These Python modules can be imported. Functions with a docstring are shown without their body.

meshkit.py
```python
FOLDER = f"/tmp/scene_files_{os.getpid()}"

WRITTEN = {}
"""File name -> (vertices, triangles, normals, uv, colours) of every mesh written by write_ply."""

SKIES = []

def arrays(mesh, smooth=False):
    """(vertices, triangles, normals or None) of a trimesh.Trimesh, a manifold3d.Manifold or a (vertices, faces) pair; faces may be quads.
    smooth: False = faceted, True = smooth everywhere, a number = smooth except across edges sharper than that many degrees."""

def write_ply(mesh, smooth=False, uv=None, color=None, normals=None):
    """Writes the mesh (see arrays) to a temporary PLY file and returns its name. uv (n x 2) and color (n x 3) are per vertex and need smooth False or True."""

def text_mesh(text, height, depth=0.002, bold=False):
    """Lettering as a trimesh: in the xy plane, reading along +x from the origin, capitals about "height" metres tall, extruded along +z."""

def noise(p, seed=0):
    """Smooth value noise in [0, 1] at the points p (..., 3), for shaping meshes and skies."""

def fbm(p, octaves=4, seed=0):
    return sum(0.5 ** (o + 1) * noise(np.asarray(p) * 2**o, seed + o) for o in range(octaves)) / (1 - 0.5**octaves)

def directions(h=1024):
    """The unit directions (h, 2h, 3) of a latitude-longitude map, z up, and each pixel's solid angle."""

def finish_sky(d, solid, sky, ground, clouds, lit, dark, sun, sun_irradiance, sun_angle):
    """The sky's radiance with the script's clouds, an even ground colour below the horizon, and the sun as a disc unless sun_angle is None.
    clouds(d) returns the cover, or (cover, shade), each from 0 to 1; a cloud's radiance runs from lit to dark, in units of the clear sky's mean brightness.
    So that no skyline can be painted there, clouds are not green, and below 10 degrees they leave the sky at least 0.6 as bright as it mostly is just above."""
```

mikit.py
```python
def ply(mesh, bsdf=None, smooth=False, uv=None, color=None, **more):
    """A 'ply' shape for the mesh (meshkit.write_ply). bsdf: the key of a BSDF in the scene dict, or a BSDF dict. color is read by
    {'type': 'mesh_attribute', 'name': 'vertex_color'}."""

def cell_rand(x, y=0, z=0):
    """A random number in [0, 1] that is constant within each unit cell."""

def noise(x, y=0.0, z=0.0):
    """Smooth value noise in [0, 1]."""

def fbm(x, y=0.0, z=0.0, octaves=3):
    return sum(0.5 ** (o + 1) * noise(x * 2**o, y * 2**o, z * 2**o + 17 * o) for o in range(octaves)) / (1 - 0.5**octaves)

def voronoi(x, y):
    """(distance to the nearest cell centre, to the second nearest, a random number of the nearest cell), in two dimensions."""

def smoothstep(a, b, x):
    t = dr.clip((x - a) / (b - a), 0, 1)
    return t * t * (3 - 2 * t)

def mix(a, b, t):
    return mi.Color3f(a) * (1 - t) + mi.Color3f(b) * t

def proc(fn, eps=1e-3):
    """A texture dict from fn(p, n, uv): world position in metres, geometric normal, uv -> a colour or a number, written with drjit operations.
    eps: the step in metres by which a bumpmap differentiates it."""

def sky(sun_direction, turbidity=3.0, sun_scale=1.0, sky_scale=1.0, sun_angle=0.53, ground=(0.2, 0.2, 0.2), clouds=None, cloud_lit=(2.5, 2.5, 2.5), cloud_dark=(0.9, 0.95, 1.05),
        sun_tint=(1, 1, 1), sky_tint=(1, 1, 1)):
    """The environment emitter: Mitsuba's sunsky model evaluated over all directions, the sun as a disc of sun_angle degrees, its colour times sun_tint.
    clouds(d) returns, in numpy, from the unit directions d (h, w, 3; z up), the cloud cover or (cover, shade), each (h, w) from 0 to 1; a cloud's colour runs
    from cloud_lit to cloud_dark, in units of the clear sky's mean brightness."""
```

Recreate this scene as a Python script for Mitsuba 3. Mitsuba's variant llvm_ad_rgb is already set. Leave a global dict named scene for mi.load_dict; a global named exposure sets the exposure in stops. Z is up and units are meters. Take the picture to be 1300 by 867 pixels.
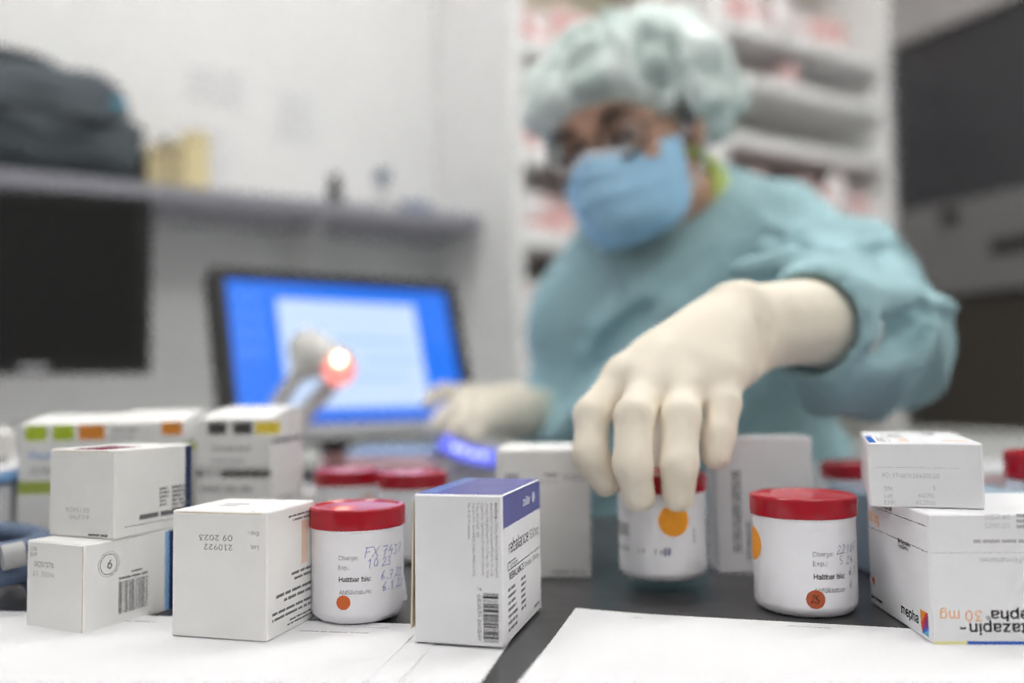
import math
import numpy as np
import trimesh
import manifold3d as m3
import mitsuba as mi
import mikit
import meshkit

# ---------------------------------------------------------------- camera, light, exposure
W_PX, H_PX, F_PX = 1300, 867, 1100.0
TABLE_Z = 0.90                      # worktop height above the floor; all local z below are heights above the worktop
CAM_H, PITCH, ROLL = 0.115, 3.3, 0.8
FOCUS, APERTURE = 0.415, 0.0067
exposure = -0.08
LAMP = 9.0                          # radiance of the ceiling panels

_p, _r = math.radians(PITCH), math.radians(ROLL)
FWD = np.array([0, math.cos(_p), math.sin(_p)])
_R0, _U0 = np.array([1.0, 0, 0]), np.array([0, -math.sin(_p), math.cos(_p)])
RIGHT = math.cos(_r) * _R0 - math.sin(_r) * _U0
UP = math.sin(_r) * _R0 + math.cos(_r) * _U0
CAM = np.array([0, 0, CAM_H])
T = mi.ScalarTransform4f
OFF = np.array([0, 0, TABLE_Z])

scene = {"type": "scene"}
labels = {}
_eye = CAM + OFF
scene["camera"] = {
    "type": "thinlens", "fov": math.degrees(2 * math.atan(W_PX / 2 / F_PX)), "fov_axis": "x",
    "aperture_radius": APERTURE, "focus_distance": FOCUS, "near_clip": 0.02, "far_clip": 50.0,
    "to_world": T().look_at(origin=_eye.tolist(), target=(_eye + FWD).tolist(), up=UP.tolist())}


def ray(u, v):
    return FWD + (u - W_PX / 2) / F_PX * RIGHT - (v - H_PX / 2) / F_PX * UP


def at(u, v, y):
    """Point at depth y (metres in front of the camera) that the photograph shows at (u, v)."""
    d = ray(u, v)
    return CAM + d * (y / d[1])


def proj(P):
    d = np.asarray(P, float) - CAM
    return W_PX / 2 + F_PX * (d @ RIGHT) / (d @ FWD), H_PX / 2 - F_PX * (d @ UP) / (d @ FWD)


# ---------------------------------------------------------------- materials
def rgb(*c):
    return {"type": "rgb", "value": [float(x) for x in c]}


def srgb(r, g, b):
    return [((x / 255 / 12.92) if x / 255 <= 0.04045 else ((x / 255 + 0.055) / 1.055) ** 2.4) for x in (r, g, b)]


def mat(key, color, rough=0.5, spec=0.5, metallic=0.0, **kw):
    c = color if isinstance(color, dict) else rgb(*color)
    scene[key] = {"type": "twosided", "bsdf": {"type": "principled", "base_color": c, "roughness": rough, "specular": spec, "metallic": metallic, **kw}}
    return key


def matte(key, color):
    c = color if isinstance(color, dict) else rgb(*color)
    scene[key] = {"type": "twosided", "bsdf": {"type": "diffuse", "reflectance": c}}
    return key


def tex(fn, eps=1e-3):
    return mikit.proc(fn, eps)


mat("m_carton", tex(lambda p, n, uv: mikit.mix((0.80, 0.80, 0.79), (0.74, 0.735, 0.72), mikit.fbm(p.x * 40, p.y * 40, p.z * 40))), 0.42, 0.35)
mat("m_carton_cool", tex(lambda p, n, uv: mikit.mix((0.78, 0.785, 0.80), (0.72, 0.72, 0.74), mikit.fbm(p.x * 40, p.y * 40, p.z * 40))), 0.36, 0.4)
matte("m_carton_edge", (0.62, 0.54, 0.40))
matte("m_paper", (0.76, 0.76, 0.775))
mat("m_label", (0.80, 0.80, 0.83), 0.5, 0.3)
mat("m_jar", (0.80, 0.80, 0.83), 0.32, 0.45)
mat("m_lid", tex(lambda p, n, uv: mikit.mix((0.40, 0.006, 0.018), (0.31, 0.005, 0.014), mikit.fbm(p.x * 120, p.y * 120, p.z * 60))), 0.12, 0.5)
matte("m_ink", (0.012, 0.012, 0.014))
matte("m_ink_grey", (0.16, 0.16, 0.17))
matte("m_ink_pale", (0.42, 0.42, 0.43))
matte("m_ink_faint", (0.60, 0.60, 0.61))
matte("m_ink_blue", (0.10, 0.13, 0.42))
matte("m_ink_slate", (0.10, 0.12, 0.22))
matte("m_orange_text", (0.72, 0.33, 0.10))
matte("m_white_ink", (0.62, 0.62, 0.70))
mat("m_dot_orange", (0.85, 0.34, 0.02), 0.5, 0.3)
mat("m_dot_red", (0.60, 0.13, 0.03), 0.5, 0.3)
mat("m_dot_brown", (0.42, 0.09, 0.035), 0.5, 0.3)
mat("m_violet", tex(lambda p, n, uv: mikit.mix((0.085, 0.085, 0.27), (0.10, 0.10, 0.31), mikit.fbm(p.x * 90, p.y * 90, p.z * 90))), 0.3, 0.5)
mat("m_navy", (0.012, 0.028, 0.09), 0.4, 0.4)
mat("m_blue", (0.02, 0.10, 0.45), 0.4, 0.4)
mat("m_sky_blue", (0.18, 0.36, 0.62), 0.5, 0.3)
mat("m_lime", (0.40, 0.52, 0.03), 0.45, 0.35)
mat("m_lime_dull", (0.36, 0.43, 0.08), 0.45, 0.35)
mat("m_orange", (0.66, 0.24, 0.03), 0.45, 0.35)
mat("m_yellow", (0.80, 0.62, 0.05), 0.45, 0.35)
mat("m_cream_yellow", (0.72, 0.70, 0.36), 0.45, 0.35)
mat("m_charcoal", (0.06, 0.058, 0.055), 0.45, 0.35)
mat("m_burgundy", (0.16, 0.02, 0.06), 0.45, 0.35)
mat("m_red_print", (0.55, 0.03, 0.03), 0.45, 0.35)
mat("m_teal_print", (0.08, 0.35, 0.50), 0.45, 0.35)
mat("m_purple_print", (0.20, 0.03, 0.20), 0.45, 0.35)
mat("m_worktop", tex(lambda p, n, uv: mikit.mix((0.030, 0.030, 0.032), (0.045, 0.045, 0.047), mikit.fbm(p.x * 60, p.y * 60, 0.0, 4))), 0.28, 0.5)
mat("m_desk", tex(lambda p, n, uv: mikit.mix((0.50, 0.51, 0.51), (0.56, 0.57, 0.56), mikit.fbm(p.x * 30, p.y * 30, 0.0))), 0.45, 0.4)
matte("m_wall", tex(lambda p, n, uv: mikit.mix((0.76, 0.76, 0.76), (0.80, 0.80, 0.80), mikit.fbm(p.x * 6, p.y * 6, p.z * 6))))
matte("m_ceiling", (0.80, 0.80, 0.79))
mat("m_floor", tex(lambda p, n, uv: mikit.mix((0.30, 0.30, 0.29), (0.38, 0.37, 0.35), mikit.fbm(p.x * 20, p.y * 20, 0.0, 4))), 0.4, 0.4)
mat("m_unit", (0.78, 0.78, 0.78), 0.45, 0.35)
mat("m_unit_back", (0.60, 0.58, 0.46), 0.6, 0.3)
mat("m_shelf_grey", (0.27, 0.27, 0.31), 0.45, 0.4)
mat("m_black_plastic", (0.012, 0.012, 0.012), 0.4, 0.4)
mat("m_black_screen", (0.010, 0.010, 0.010), 0.3, 0.3)
mat("m_grey_plastic", (0.42, 0.42, 0.42), 0.45, 0.4)
mat("m_light_plastic", (0.60, 0.59, 0.56), 0.45, 0.4)
mat("m_dark_glass", tex(lambda p, n, uv: mikit.mix((0.030, 0.031, 0.036), (0.040, 0.041, 0.045), mikit.fbm(p.x * 5, p.y * 5, p.z * 5))), 0.35, 0.4)
mat("m_panel_grey", (0.13, 0.13, 0.13), 0.5, 0.4)
mat("m_panel_soffit", (0.30, 0.29, 0.29), 0.6, 0.3)
mat("m_dark_brown", (0.035, 0.031, 0.026), 0.6, 0.3)
mat("m_metal", (0.60, 0.61, 0.64), 0.3, 0.5, 0.9)
mat("m_bag", tex(lambda p, n, uv: mikit.mix((0.065, 0.078, 0.088), (0.085, 0.100, 0.110), mikit.fbm(p.x * 200, p.y * 200, p.z * 200))), 0.75, 0.2)
mat("m_bag_trim", (0.03, 0.037, 0.045), 0.6, 0.3)
mat("m_tan", (0.50, 0.42, 0.25), 0.5, 0.3)
mat("m_straw", (0.72, 0.62, 0.36), 0.5, 0.3)
mat("m_hose", (0.09, 0.13, 0.21), 0.4, 0.5)
mat("m_pink", (0.72, 0.50, 0.54), 0.6, 0.3)
mat("m_pack_white", (0.80, 0.76, 0.76), 0.5, 0.3)
mat("m_pack_red", (0.64, 0.33, 0.33), 0.5, 0.3)
mat("m_pack_rose", (0.72, 0.54, 0.53), 0.5, 0.3)
mat("m_folder_blue", (0.20, 0.30, 0.48), 0.5, 0.3)
mat("m_tray_blue", (0.36, 0.46, 0.56), 0.22, 0.5)
mat("m_skin", tex(lambda p, n, uv: mikit.mix((0.47, 0.27, 0.19), (0.55, 0.34, 0.25), mikit.fbm(p.x * 60, p.y * 60, p.z * 60))), 0.5, 0.35)
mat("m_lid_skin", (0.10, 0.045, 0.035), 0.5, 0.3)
mat("m_hair", (0.02, 0.014, 0.010), 0.5, 0.4)
matte("m_eye", (0.55, 0.52, 0.50))
mat("m_glove", tex(lambda p, n, uv: mikit.mix((0.80, 0.74, 0.635), (0.74, 0.67, 0.55), mikit.fbm(p.x * 55, p.y * 55, p.z * 55, 4))), 0.55, 0.3)
mat("m_gown", tex(lambda p, n, uv: mikit.mix((0.29, 0.46, 0.50), (0.33, 0.50, 0.54), mikit.fbm(p.x * 25, p.y * 25, p.z * 25))), 0.75, 0.2, sheen=0.3)
mat("m_cuff", (0.70, 0.72, 0.72), 0.8, 0.2)
mat("m_collar", (0.60, 0.72, 0.22), 0.8, 0.2)
mat("m_mask", tex(lambda p, n, uv: mikit.mix((0.37, 0.64, 0.88), (0.42, 0.68, 0.90), mikit.fbm(p.x * 60, p.y * 60, p.z * 60))), 0.75, 0.2)
mat("m_mask_white", (0.66, 0.76, 0.88), 0.75, 0.2)


def cap_tint(p, n, uv):
    w = mikit.fbm(p.x * 26 + 3, p.y * 26, p.z * 13, 3)
    return mikit.mix((0.50, 0.59, 0.57), (0.80, 0.88, 0.86), mikit.smoothstep(0.34, 0.62, w))


scene["m_cap"] = {"type": "twosided", "bsdf": {"type": "diffuse", "reflectance": tex(cap_tint)}}
mat("m_trousers", (0.10, 0.16, 0.20), 0.8, 0.2)
mat("m_frame", (0.045, 0.028, 0.022), 0.35, 0.4)
mat("m_lens", (0.25, 0.22, 0.20), 0.1, 0.5)
scene["m_glass"] = {"type": "thindielectric"}


# ---------------------------------------------------------------- mesh helpers
def put(key, mesh, m, smooth=False, label=None, category=None, group=None, kind=None, emit=None):
    if not isinstance(mesh, trimesh.Trimesh):
        v, f = mesh
        mesh = trimesh.Trimesh(v, f, process=False)
    mesh = mesh.copy()
    mesh.apply_translation(OFF)
    k, i = key, 1
    while k in scene:
        k, i = f"{key}_{i:03d}", i + 1
    d = mikit.ply(mesh, m, smooth)
    if emit is not None:
        d["emitter"] = {"type": "area", "radiance": rgb(*emit)}
    scene[k] = d
    info = {n: x for n, x in (("label", label), ("category", category), ("group", group), ("kind", kind)) if x}
    if info:
        labels[k] = info
    return k


def thing(key, label, category, group=None):
    k, i = key, 1
    while k in labels or k in scene:
        k, i = f"{key}_{i:03d}", i + 1
    labels[k] = {"label": label, "category": category}
    if group:
        labels[k]["group"] = group
    return k


def struct(key, mesh, m, smooth=False, label=None):
    return put(key, mesh, m, smooth, label=label, kind="structure")


def join(*ms):
    flat = []
    for x in ms:
        flat += list(x) if isinstance(x, (list, tuple)) and not (len(x) == 2 and isinstance(x[0], np.ndarray)) else [x]
    return trimesh.util.concatenate(flat)


def hull(pts):
    return trimesh.convex.convex_hull(np.asarray(pts, float))


def frame(O, U, V, N):
    M = np.eye(4)
    M[:3, 0], M[:3, 1], M[:3, 2], M[:3, 3] = U, V, N, O
    return M


def yawframe(x, y, yaw, z=0.0):
    c, s = math.cos(yaw), math.sin(yaw)
    return frame((x, y, z), (c, s, 0), (-s, c, 0), (0, 0, 1))


def bevel_box(x0, x1, y0, y1, z0, z1, b=0.001):
    P = []
    for i, x in ((1, x0), (-1, x1)):
        for j, y in ((1, y0), (-1, y1)):
            for k, z in ((1, z0), (-1, z1)):
                P += [(x, y + j * b, z + k * b), (x + i * b, y, z + k * b), (x + i * b, y + j * b, z)]
    return hull(P)


def plain_box(x0, x1, y0, y1, z0, z1, M=None):
    m = trimesh.creation.box((x1 - x0, y1 - y0, z1 - z0))
    m.apply_translation(((x0 + x1) / 2, (y0 + y1) / 2, (z0 + z1) / 2))
    if M is not None:
        m.apply_transform(M)
    return m


def bbox(x0, x1, y0, y1, z0, z1, M=None, b=0.001):
    m = bevel_box(x0, x1, y0, y1, z0, z1, b)
    if M is not None:
        m.apply_transform(M)
    return m


def lathe(prof, n=72, M=None):
    """Surface of revolution about z of the (r, z) profile, closed when it starts and ends on the axis."""
    prof = np.asarray(prof, float)
    a = np.arange(n) * 2 * math.pi / n
    v = np.stack([np.outer(prof[:, 0], np.cos(a)), np.outer(prof[:, 0], np.sin(a)), np.repeat(prof[:, 1][:, None], n, 1)], -1).reshape(-1, 3)
    f = []
    for i in range(len(prof) - 1):
        for j in range(n):
            k = (j + 1) % n
            f += [(i * n + j, i * n + k, (i + 1) * n + k), (i * n + j, (i + 1) * n + k, (i + 1) * n + j)]
    m = trimesh.Trimesh(v, f, process=True, merge_norm=True)
    m.update_faces(m.nondegenerate_faces())
    if M is not None:
        m.apply_transform(M)
    return m


def tube(path, r, n=12, closed=False):
    P = np.asarray(path, float)
    r = np.broadcast_to(np.asarray(r, float), (len(P),))
    tan = np.gradient(P, axis=0) if not closed else np.roll(P, -1, 0) - np.roll(P, 1, 0)
    tan /= np.linalg.norm(tan, axis=1, keepdims=True) + 1e-12
    u = np.cross(tan[0], [0, 0, 1.0])
    if np.linalg.norm(u) < 1e-3:
        u = np.cross(tan[0], [1.0, 0, 0])
    rings = []
    for i in range(len(P)):
        u = u - tan[i] * (u @ tan[i])
        u /= np.linalg.norm(u) + 1e-12
        w = np.cross(tan[i], u)
        a = np.arange(n) * 2 * math.pi / n
        rings.append(P[i] + r[i] * (np.outer(np.cos(a), u) + np.outer(np.sin(a), w)))
    v = np.vstack(rings)
    f = []
    for i in range(len(P) - (0 if closed else 1)):
        i2 = (i + 1) % len(P)
        for j in range(n):
            k = (j + 1) % n
            f += [(i * n + j, i * n + k, i2 * n + k), (i * n + j, i2 * n + k, i2 * n + j)]
    if not closed:
        c0, c1 = len(v), len(v) + 1
        v = np.vstack([v, P[0], P[-1]])
        e = (len(P) - 1) * n
        for j in range(n):
            k = (j + 1) % n
            f += [(c0, k, j), (c1, e + j, e + k)]
    return trimesh.Trimesh(v, f, process=False)


def spline(pts, n=40, closed=False):
    from scipy.interpolate import splev, splprep
    P = np.asarray(pts, float)
    if closed:
        P = np.vstack([P, P[:1]])
    tck, _ = splprep(P.T, s=0, k=min(3, len(P) - 1), per=closed)
    t = np.linspace(0, 1, n, endpoint=not closed)
    return np.array(splev(t, tck)).T


def solidify(grid, thick, nrm=None):
    """A sheet (rows, cols, 3) given a thickness: closed mesh."""
    h, w, _ = grid.shape
    du, dv = np.gradient(grid, axis=1), np.gradient(grid, axis=0)
    n = np.cross(du, dv)
    n /= np.linalg.norm(n, axis=-1, keepdims=True) + 1e-12
    top, bot = grid + n * thick / 2, grid - n * thick / 2
    v = np.vstack([top.reshape(-1, 3), bot.reshape(-1, 3)])
    N, f = h * w, []
    idx = np.arange(N).reshape(h, w)
    a, b, c, d = idx[:-1, :-1].ravel(), idx[:-1, 1:].ravel(), idx[1:, 1:].ravel(), idx[1:, :-1].ravel()
    f += [np.stack([a, b, c], 1), np.stack([a, c, d], 1), np.stack([a + N, c + N, b + N], 1), np.stack([a + N, d + N, c + N], 1)]
    ring = np.concatenate([idx[0, :], idx[1:, -1], idx[-1, -2::-1], idx[-2:0:-1, 0]])
    r2 = np.roll(ring, -1)
    f += [np.stack([ring, ring + N, r2 + N], 1), np.stack([ring, r2 + N, r2], 1)]
    return trimesh.Trimesh(v, np.vstack(f), process=False)


# ---- implicit shapes: smooth unions of tapered capsules and ellipsoids, meshed by surface nets
def surface_nets(F, origin, h):
    s = F < 0
    nx, ny, nz = F.shape
    corners = [(i, j, k) for i in (0, 1) for j in (0, 1) for k in (0, 1)]
    sl = lambda c: (slice(c[0], nx - 1 + c[0]), slice(c[1], ny - 1 + c[1]), slice(c[2], nz - 1 + c[2]))
    cnt = sum(s[sl(c)].astype(np.int8) for c in corners)
    cells = np.argwhere((cnt > 0) & (cnt < 8))
    vid = -np.ones((nx - 1, ny - 1, nz - 1), np.int64)
    vid[tuple(cells.T)] = np.arange(len(cells))
    acc, num = np.zeros((len(cells), 3)), np.zeros(len(cells))
    for a in corners:
        for ax in range(3):
            if a[ax]:
                continue
            b = list(a)
            b[ax] = 1
            fa, fb = F[tuple((cells + a).T)], F[tuple((cells + b).T)]
            on = (fa < 0) != (fb < 0)
            t = np.where(on, fa / np.where(on, fa - fb, 1), 0)
            p = np.array(a, float)[None] + np.zeros((len(cells), 3))
            p[:, ax] += t
            acc += np.where(on[:, None], p, 0)
            num += on
    v = (cells + acc / num[:, None]) * h + origin
    faces = []
    for ax in range(3):
        o = [(1, 2), (2, 0), (0, 1)][ax]
        sa = [slice(None)] * 3
        sb = [slice(None)] * 3
        sa[ax], sb[ax] = slice(0, -1), slice(1, None)
        A, B = s[tuple(sa)], s[tuple(sb)]
        e = np.argwhere(A != B)
        ok = (e[:, o[0]] > 0) & (e[:, o[1]] > 0) & (e[:, o[0]] < F.shape[o[0]] - 1) & (e[:, o[1]] < F.shape[o[1]] - 1)
        e = e[ok]
        q = []
        for d0, d1 in ((1, 1), (0, 1), (0, 0), (1, 0)):
            c = e.copy()
            c[:, o[0]] -= d0
            c[:, o[1]] -= d1
            q.append(vid[tuple(c.T)])
        q = np.stack(q, 1)
        inside = A[tuple(e.T)]
        q = np.where(inside[:, None], q, q[:, ::-1])
        faces.append(np.vstack([q[:, [0, 1, 2]], q[:, [0, 2, 3]]]))
    return trimesh.Trimesh(v, np.vstack(faces), process=False)


def relax(mesh, n):
    """Volume-keeping smoothing of a mesh from surface_nets."""
    from scipy.sparse import coo_matrix
    e = np.vstack([mesh.faces[:, [0, 1]], mesh.faces[:, [1, 2]], mesh.faces[:, [2, 0]]])
    e = np.unique(np.sort(e, 1), axis=0)
    N = len(mesh.vertices)
    A = coo_matrix((np.ones(2 * len(e)), (np.r_[e[:, 0], e[:, 1]], np.r_[e[:, 1], e[:, 0]])), (N, N)).tocsr()
    deg = np.maximum(np.asarray(A.sum(1)), 1)
    v = np.array(mesh.vertices)
    for _ in range(n):
        for k in (0.5, -0.52):
            v = v + k * np.where(deg > 1, A @ v / deg - v, 0)
    return trimesh.Trimesh(v, mesh.faces, process=False)


def grid_points(lo, hi, h):
    lo, hi = np.asarray(lo, float), np.asarray(hi, float)
    ax = [np.arange(lo[i], hi[i] + h, h, dtype=np.float32) for i in range(3)]
    return np.stack(np.meshgrid(*ax, indexing="ij"), -1), lo


def capsule(p, a, b, ra, rb):
    a, b = np.asarray(a, np.float32), np.asarray(b, np.float32)
    ab = b - a
    t = np.clip(((p - a) @ ab) / (ab @ ab + 1e-12), 0, 1)
    return np.linalg.norm(p - a - t[..., None] * ab, axis=-1) - (ra + (rb - ra) * t)


def ellipsoid(p, c, r, R=None):
    q = p - np.asarray(c, np.float32)
    if R is not None:
        q = q @ np.asarray(R, np.float32)
    r = np.asarray(r, np.float32)
    k0 = np.linalg.norm(q / r, axis=-1)
    k1 = np.linalg.norm(q / (r * r), axis=-1)
    return k0 * (k0 - 1) / (k1 + 1e-9)


def smin(a, b, k):
    h = np.clip(0.5 + 0.5 * (b - a) / k, 0, 1)
    return b + (a - b) * h - k * h * (1 - h)


def smax(a, b, k):
    return -smin(-a, -b, k)


def chain(p, pts, rs, k=0.004, d=None):
    for i in range(len(pts) - 1):
        c = capsule(p, pts[i], pts[i + 1], rs[i], rs[i + 1])
        d = c if d is None else smin(d, c, k)
    return d


# ---------------------------------------------------------------- print on faces
class Face:
    def __init__(self, O, U, V, N):
        self.O, self.U, self.V, self.N = (np.asarray(x, float) for x in (O, U, V, N))

    def uv(self, px, py):
        d = ray(px, py)
        t = ((self.O - CAM) @ self.N) / (d @ self.N)
        q = CAM + t * d - self.O
        return q @ self.U, q @ self.V

    def place(self, m, lift=0.00004):
        m.apply_transform(frame(self.O + self.N * lift, self.U, self.V, self.N))
        return m

    def rect(self, u0, u1, v0, v1, t=0.00006, lift=0.00002):
        return self.place(plain_box(min(u0, u1), max(u0, u1), min(v0, v1), max(v0, v1), 0, t), lift)

    def poly(self, pts, t=0.00006, lift=0.00002):
        from shapely.geometry import Polygon
        g = Polygon(pts)
        return self.place(trimesh.creation.extrude_polygon(g if g.is_valid else g.buffer(0), t, engine="earcut"), lift)

    def disc(self, u, v, r, t=0.00006, lift=0.00002, hole=0.0):
        from shapely.geometry import Point
        g = Point(u, v).buffer(r, 16)
        if hole:
            g = g.difference(Point(u, v).buffer(hole, 16))
        return self.place(trimesh.creation.extrude_polygon(g, t, engine="earcut"), lift)

    def text(self, s, u, v, h, rot=0, bold=False, width=None, lift=0.00008, anchor="l"):
        return self.place(flat_text(s, u, v, h, rot, bold, width, anchor), lift)

    def greek(self, rng, u0, u1, v0, v1, rows, rot=0, fill=0.45, ragged=0.4, lift=0.00008):
        return self.place(flat_greek(rng, u0, u1, v0, v1, rows, rot, fill, ragged), lift)


_TEXTS = {}


def flat_text(s, u, v, h, rot=0, bold=False, width=None, anchor="l"):
    k = (s, bold)
    if k not in _TEXTS:
        _TEXTS[k] = meshkit.text_mesh(s, 1.0, 0.05, bold)
    m = _TEXTS[k].copy()
    lo, hi = m.bounds
    m.apply_translation((-lo[0], 0, 0))
    w = hi[0] - lo[0]
    sx = h if width is None else width / w
    if anchor == "c":
        m.apply_translation((-w / 2, -0.5, 0))
    elif anchor == "r":
        m.apply_translation((-w, 0, 0))
    m.apply_scale((sx, h, 0.0008))
    m.apply_transform(trimesh.transformations.rotation_matrix(math.radians(rot), (0, 0, 1)))
    m.apply_translation((u, v, 0))
    return m


def flat_greek(rng, u0, u1, v0, v1, rows, rot=0, fill=0.45, ragged=0.4):
    """Rows of short word-long bars: print too small or too blurred to read."""
    out = []
    if rot == 90:
        L, A = abs(v1 - v0), abs(u1 - u0)
    else:
        L, A = abs(u1 - u0), abs(v1 - v0)
    pitch = A / rows
    for i in range(rows):
        end = L * (1 - ragged * rng.random())
        x = 0.0
        while x < end:
            w = min(pitch * (1.2 + 3.2 * rng.random()), end - x)
            y = pitch * (i + 0.5 - fill / 2)
            if w > pitch * 0.3:
                b = plain_box(x, x + w, y, y + pitch * fill, 0, 0.00004)
                out.append(b)
            x += w + pitch * 0.4
    m = trimesh.util.concatenate(out)
    if rot == 90:
        m.apply_transform(trimesh.transformations.rotation_matrix(math.pi / 2, (0, 0, 1)))
        m.apply_translation((max(u0, u1), min(v0, v1), 0))
    elif rot == 180:
        m.apply_transform(trimesh.transformations.rotation_matrix(math.pi, (0, 0, 1)))
        m.apply_translation((max(u0, u1), max(v0, v1), 0))
    else:
        m.apply_translation((min(u0, u1), min(v0, v1), 0))
    return m


class Cyl:
    """Print bent round an upright cylinder: s runs along the circumference (0 towards the camera, + to the right), z is the height."""

    def __init__(self, x, y, r):
        self.c, self.r = np.array([x, y]), r
        self.a0 = math.atan2(-y, -x)

    def sz(self, px, py):
        d = ray(px, py)
        o = CAM[:2] - self.c
        A, B, Cc = d[:2] @ d[:2], o @ d[:2], o @ o - self.r ** 2
        disc = B * B - A * Cc
        t = (-B - math.sqrt(max(disc, 0))) / A
        q = CAM + t * d
        a = math.atan2(q[1] - self.c[1], q[0] - self.c[0]) - self.a0
        a = (a + math.pi) % (2 * math.pi) - math.pi
        return a * self.r, q[2]

    def bend(self, m, lift=0.0001):
        v = np.array(m.vertices)
        a = self.a0 + v[:, 0] / self.r
        rr = self.r + lift + v[:, 2]
        return trimesh.Trimesh(np.stack([self.c[0] + rr * np.cos(a), self.c[1] + rr * np.sin(a), v[:, 1]], 1), m.faces, process=False)

    def text(self, s, px, py, h, width=None, bold=False, lift=0.00028):
        u, v = self.sz(px, py)
        return self.bend(flat_text(s, u, v, h, 0, bold, width), lift)

    def patch(self, s0, s1, z0, z1, lift=0.0001, t=0.0001, curl=0.0):
        n = max(4, int(abs(s1 - s0) / 0.0008))
        s, z = np.linspace(s0, s1, n), np.linspace(z0, z1, 6)
        S, Z = np.meshgrid(s, z)
        a = self.a0 + S / self.r
        k = np.clip((S - (s1 - 0.006)) / 0.006, 0, 1)
        rr = self.r + lift + curl * k * k * np.clip(1 - (Z - z0) / (0.45 * (z1 - z0)), 0, 1)
        return solidify(np.stack([self.c[0] + rr * np.cos(a), self.c[1] + rr * np.sin(a), Z], -1), t)

    def disc(self, px, py, r, lift=0.0003, t=0.00012, s=None):
        u, v = self.sz(px, py) if s is None else s
        from shapely.geometry import Point
        rings = [trimesh.creation.annulus(r * i / 6, r * (i + 1) / 6, t, sections=36) for i in range(1, 6)]
        rings.append(trimesh.creation.cylinder(r / 6, t, sections=36))
        m = trimesh.util.concatenate(rings)
        m.apply_translation((u, v, 0))
        return self.bend(m, lift)

    def stroke(self, pts, w=0.00032, lift=0.0003):
        """Handwriting: a polyline in (s, z)."""
        P = np.asarray(pts, float)
        out = []
        for a, b in zip(P[:-1], P[1:]):
            d = b - a
            L = np.linalg.norm(d)
            if L < 1e-7:
                continue
            m = plain_box(-w / 2, L + w / 2, -w / 2, w / 2, 0, 0.00003)
            m.apply_transform(trimesh.transformations.rotation_matrix(math.atan2(d[1], d[0]), (0, 0, 1)))
            m.apply_translation((a[0], a[1], 0))
            out.append(m)
        return self.bend(trimesh.util.concatenate(out), lift)


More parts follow.
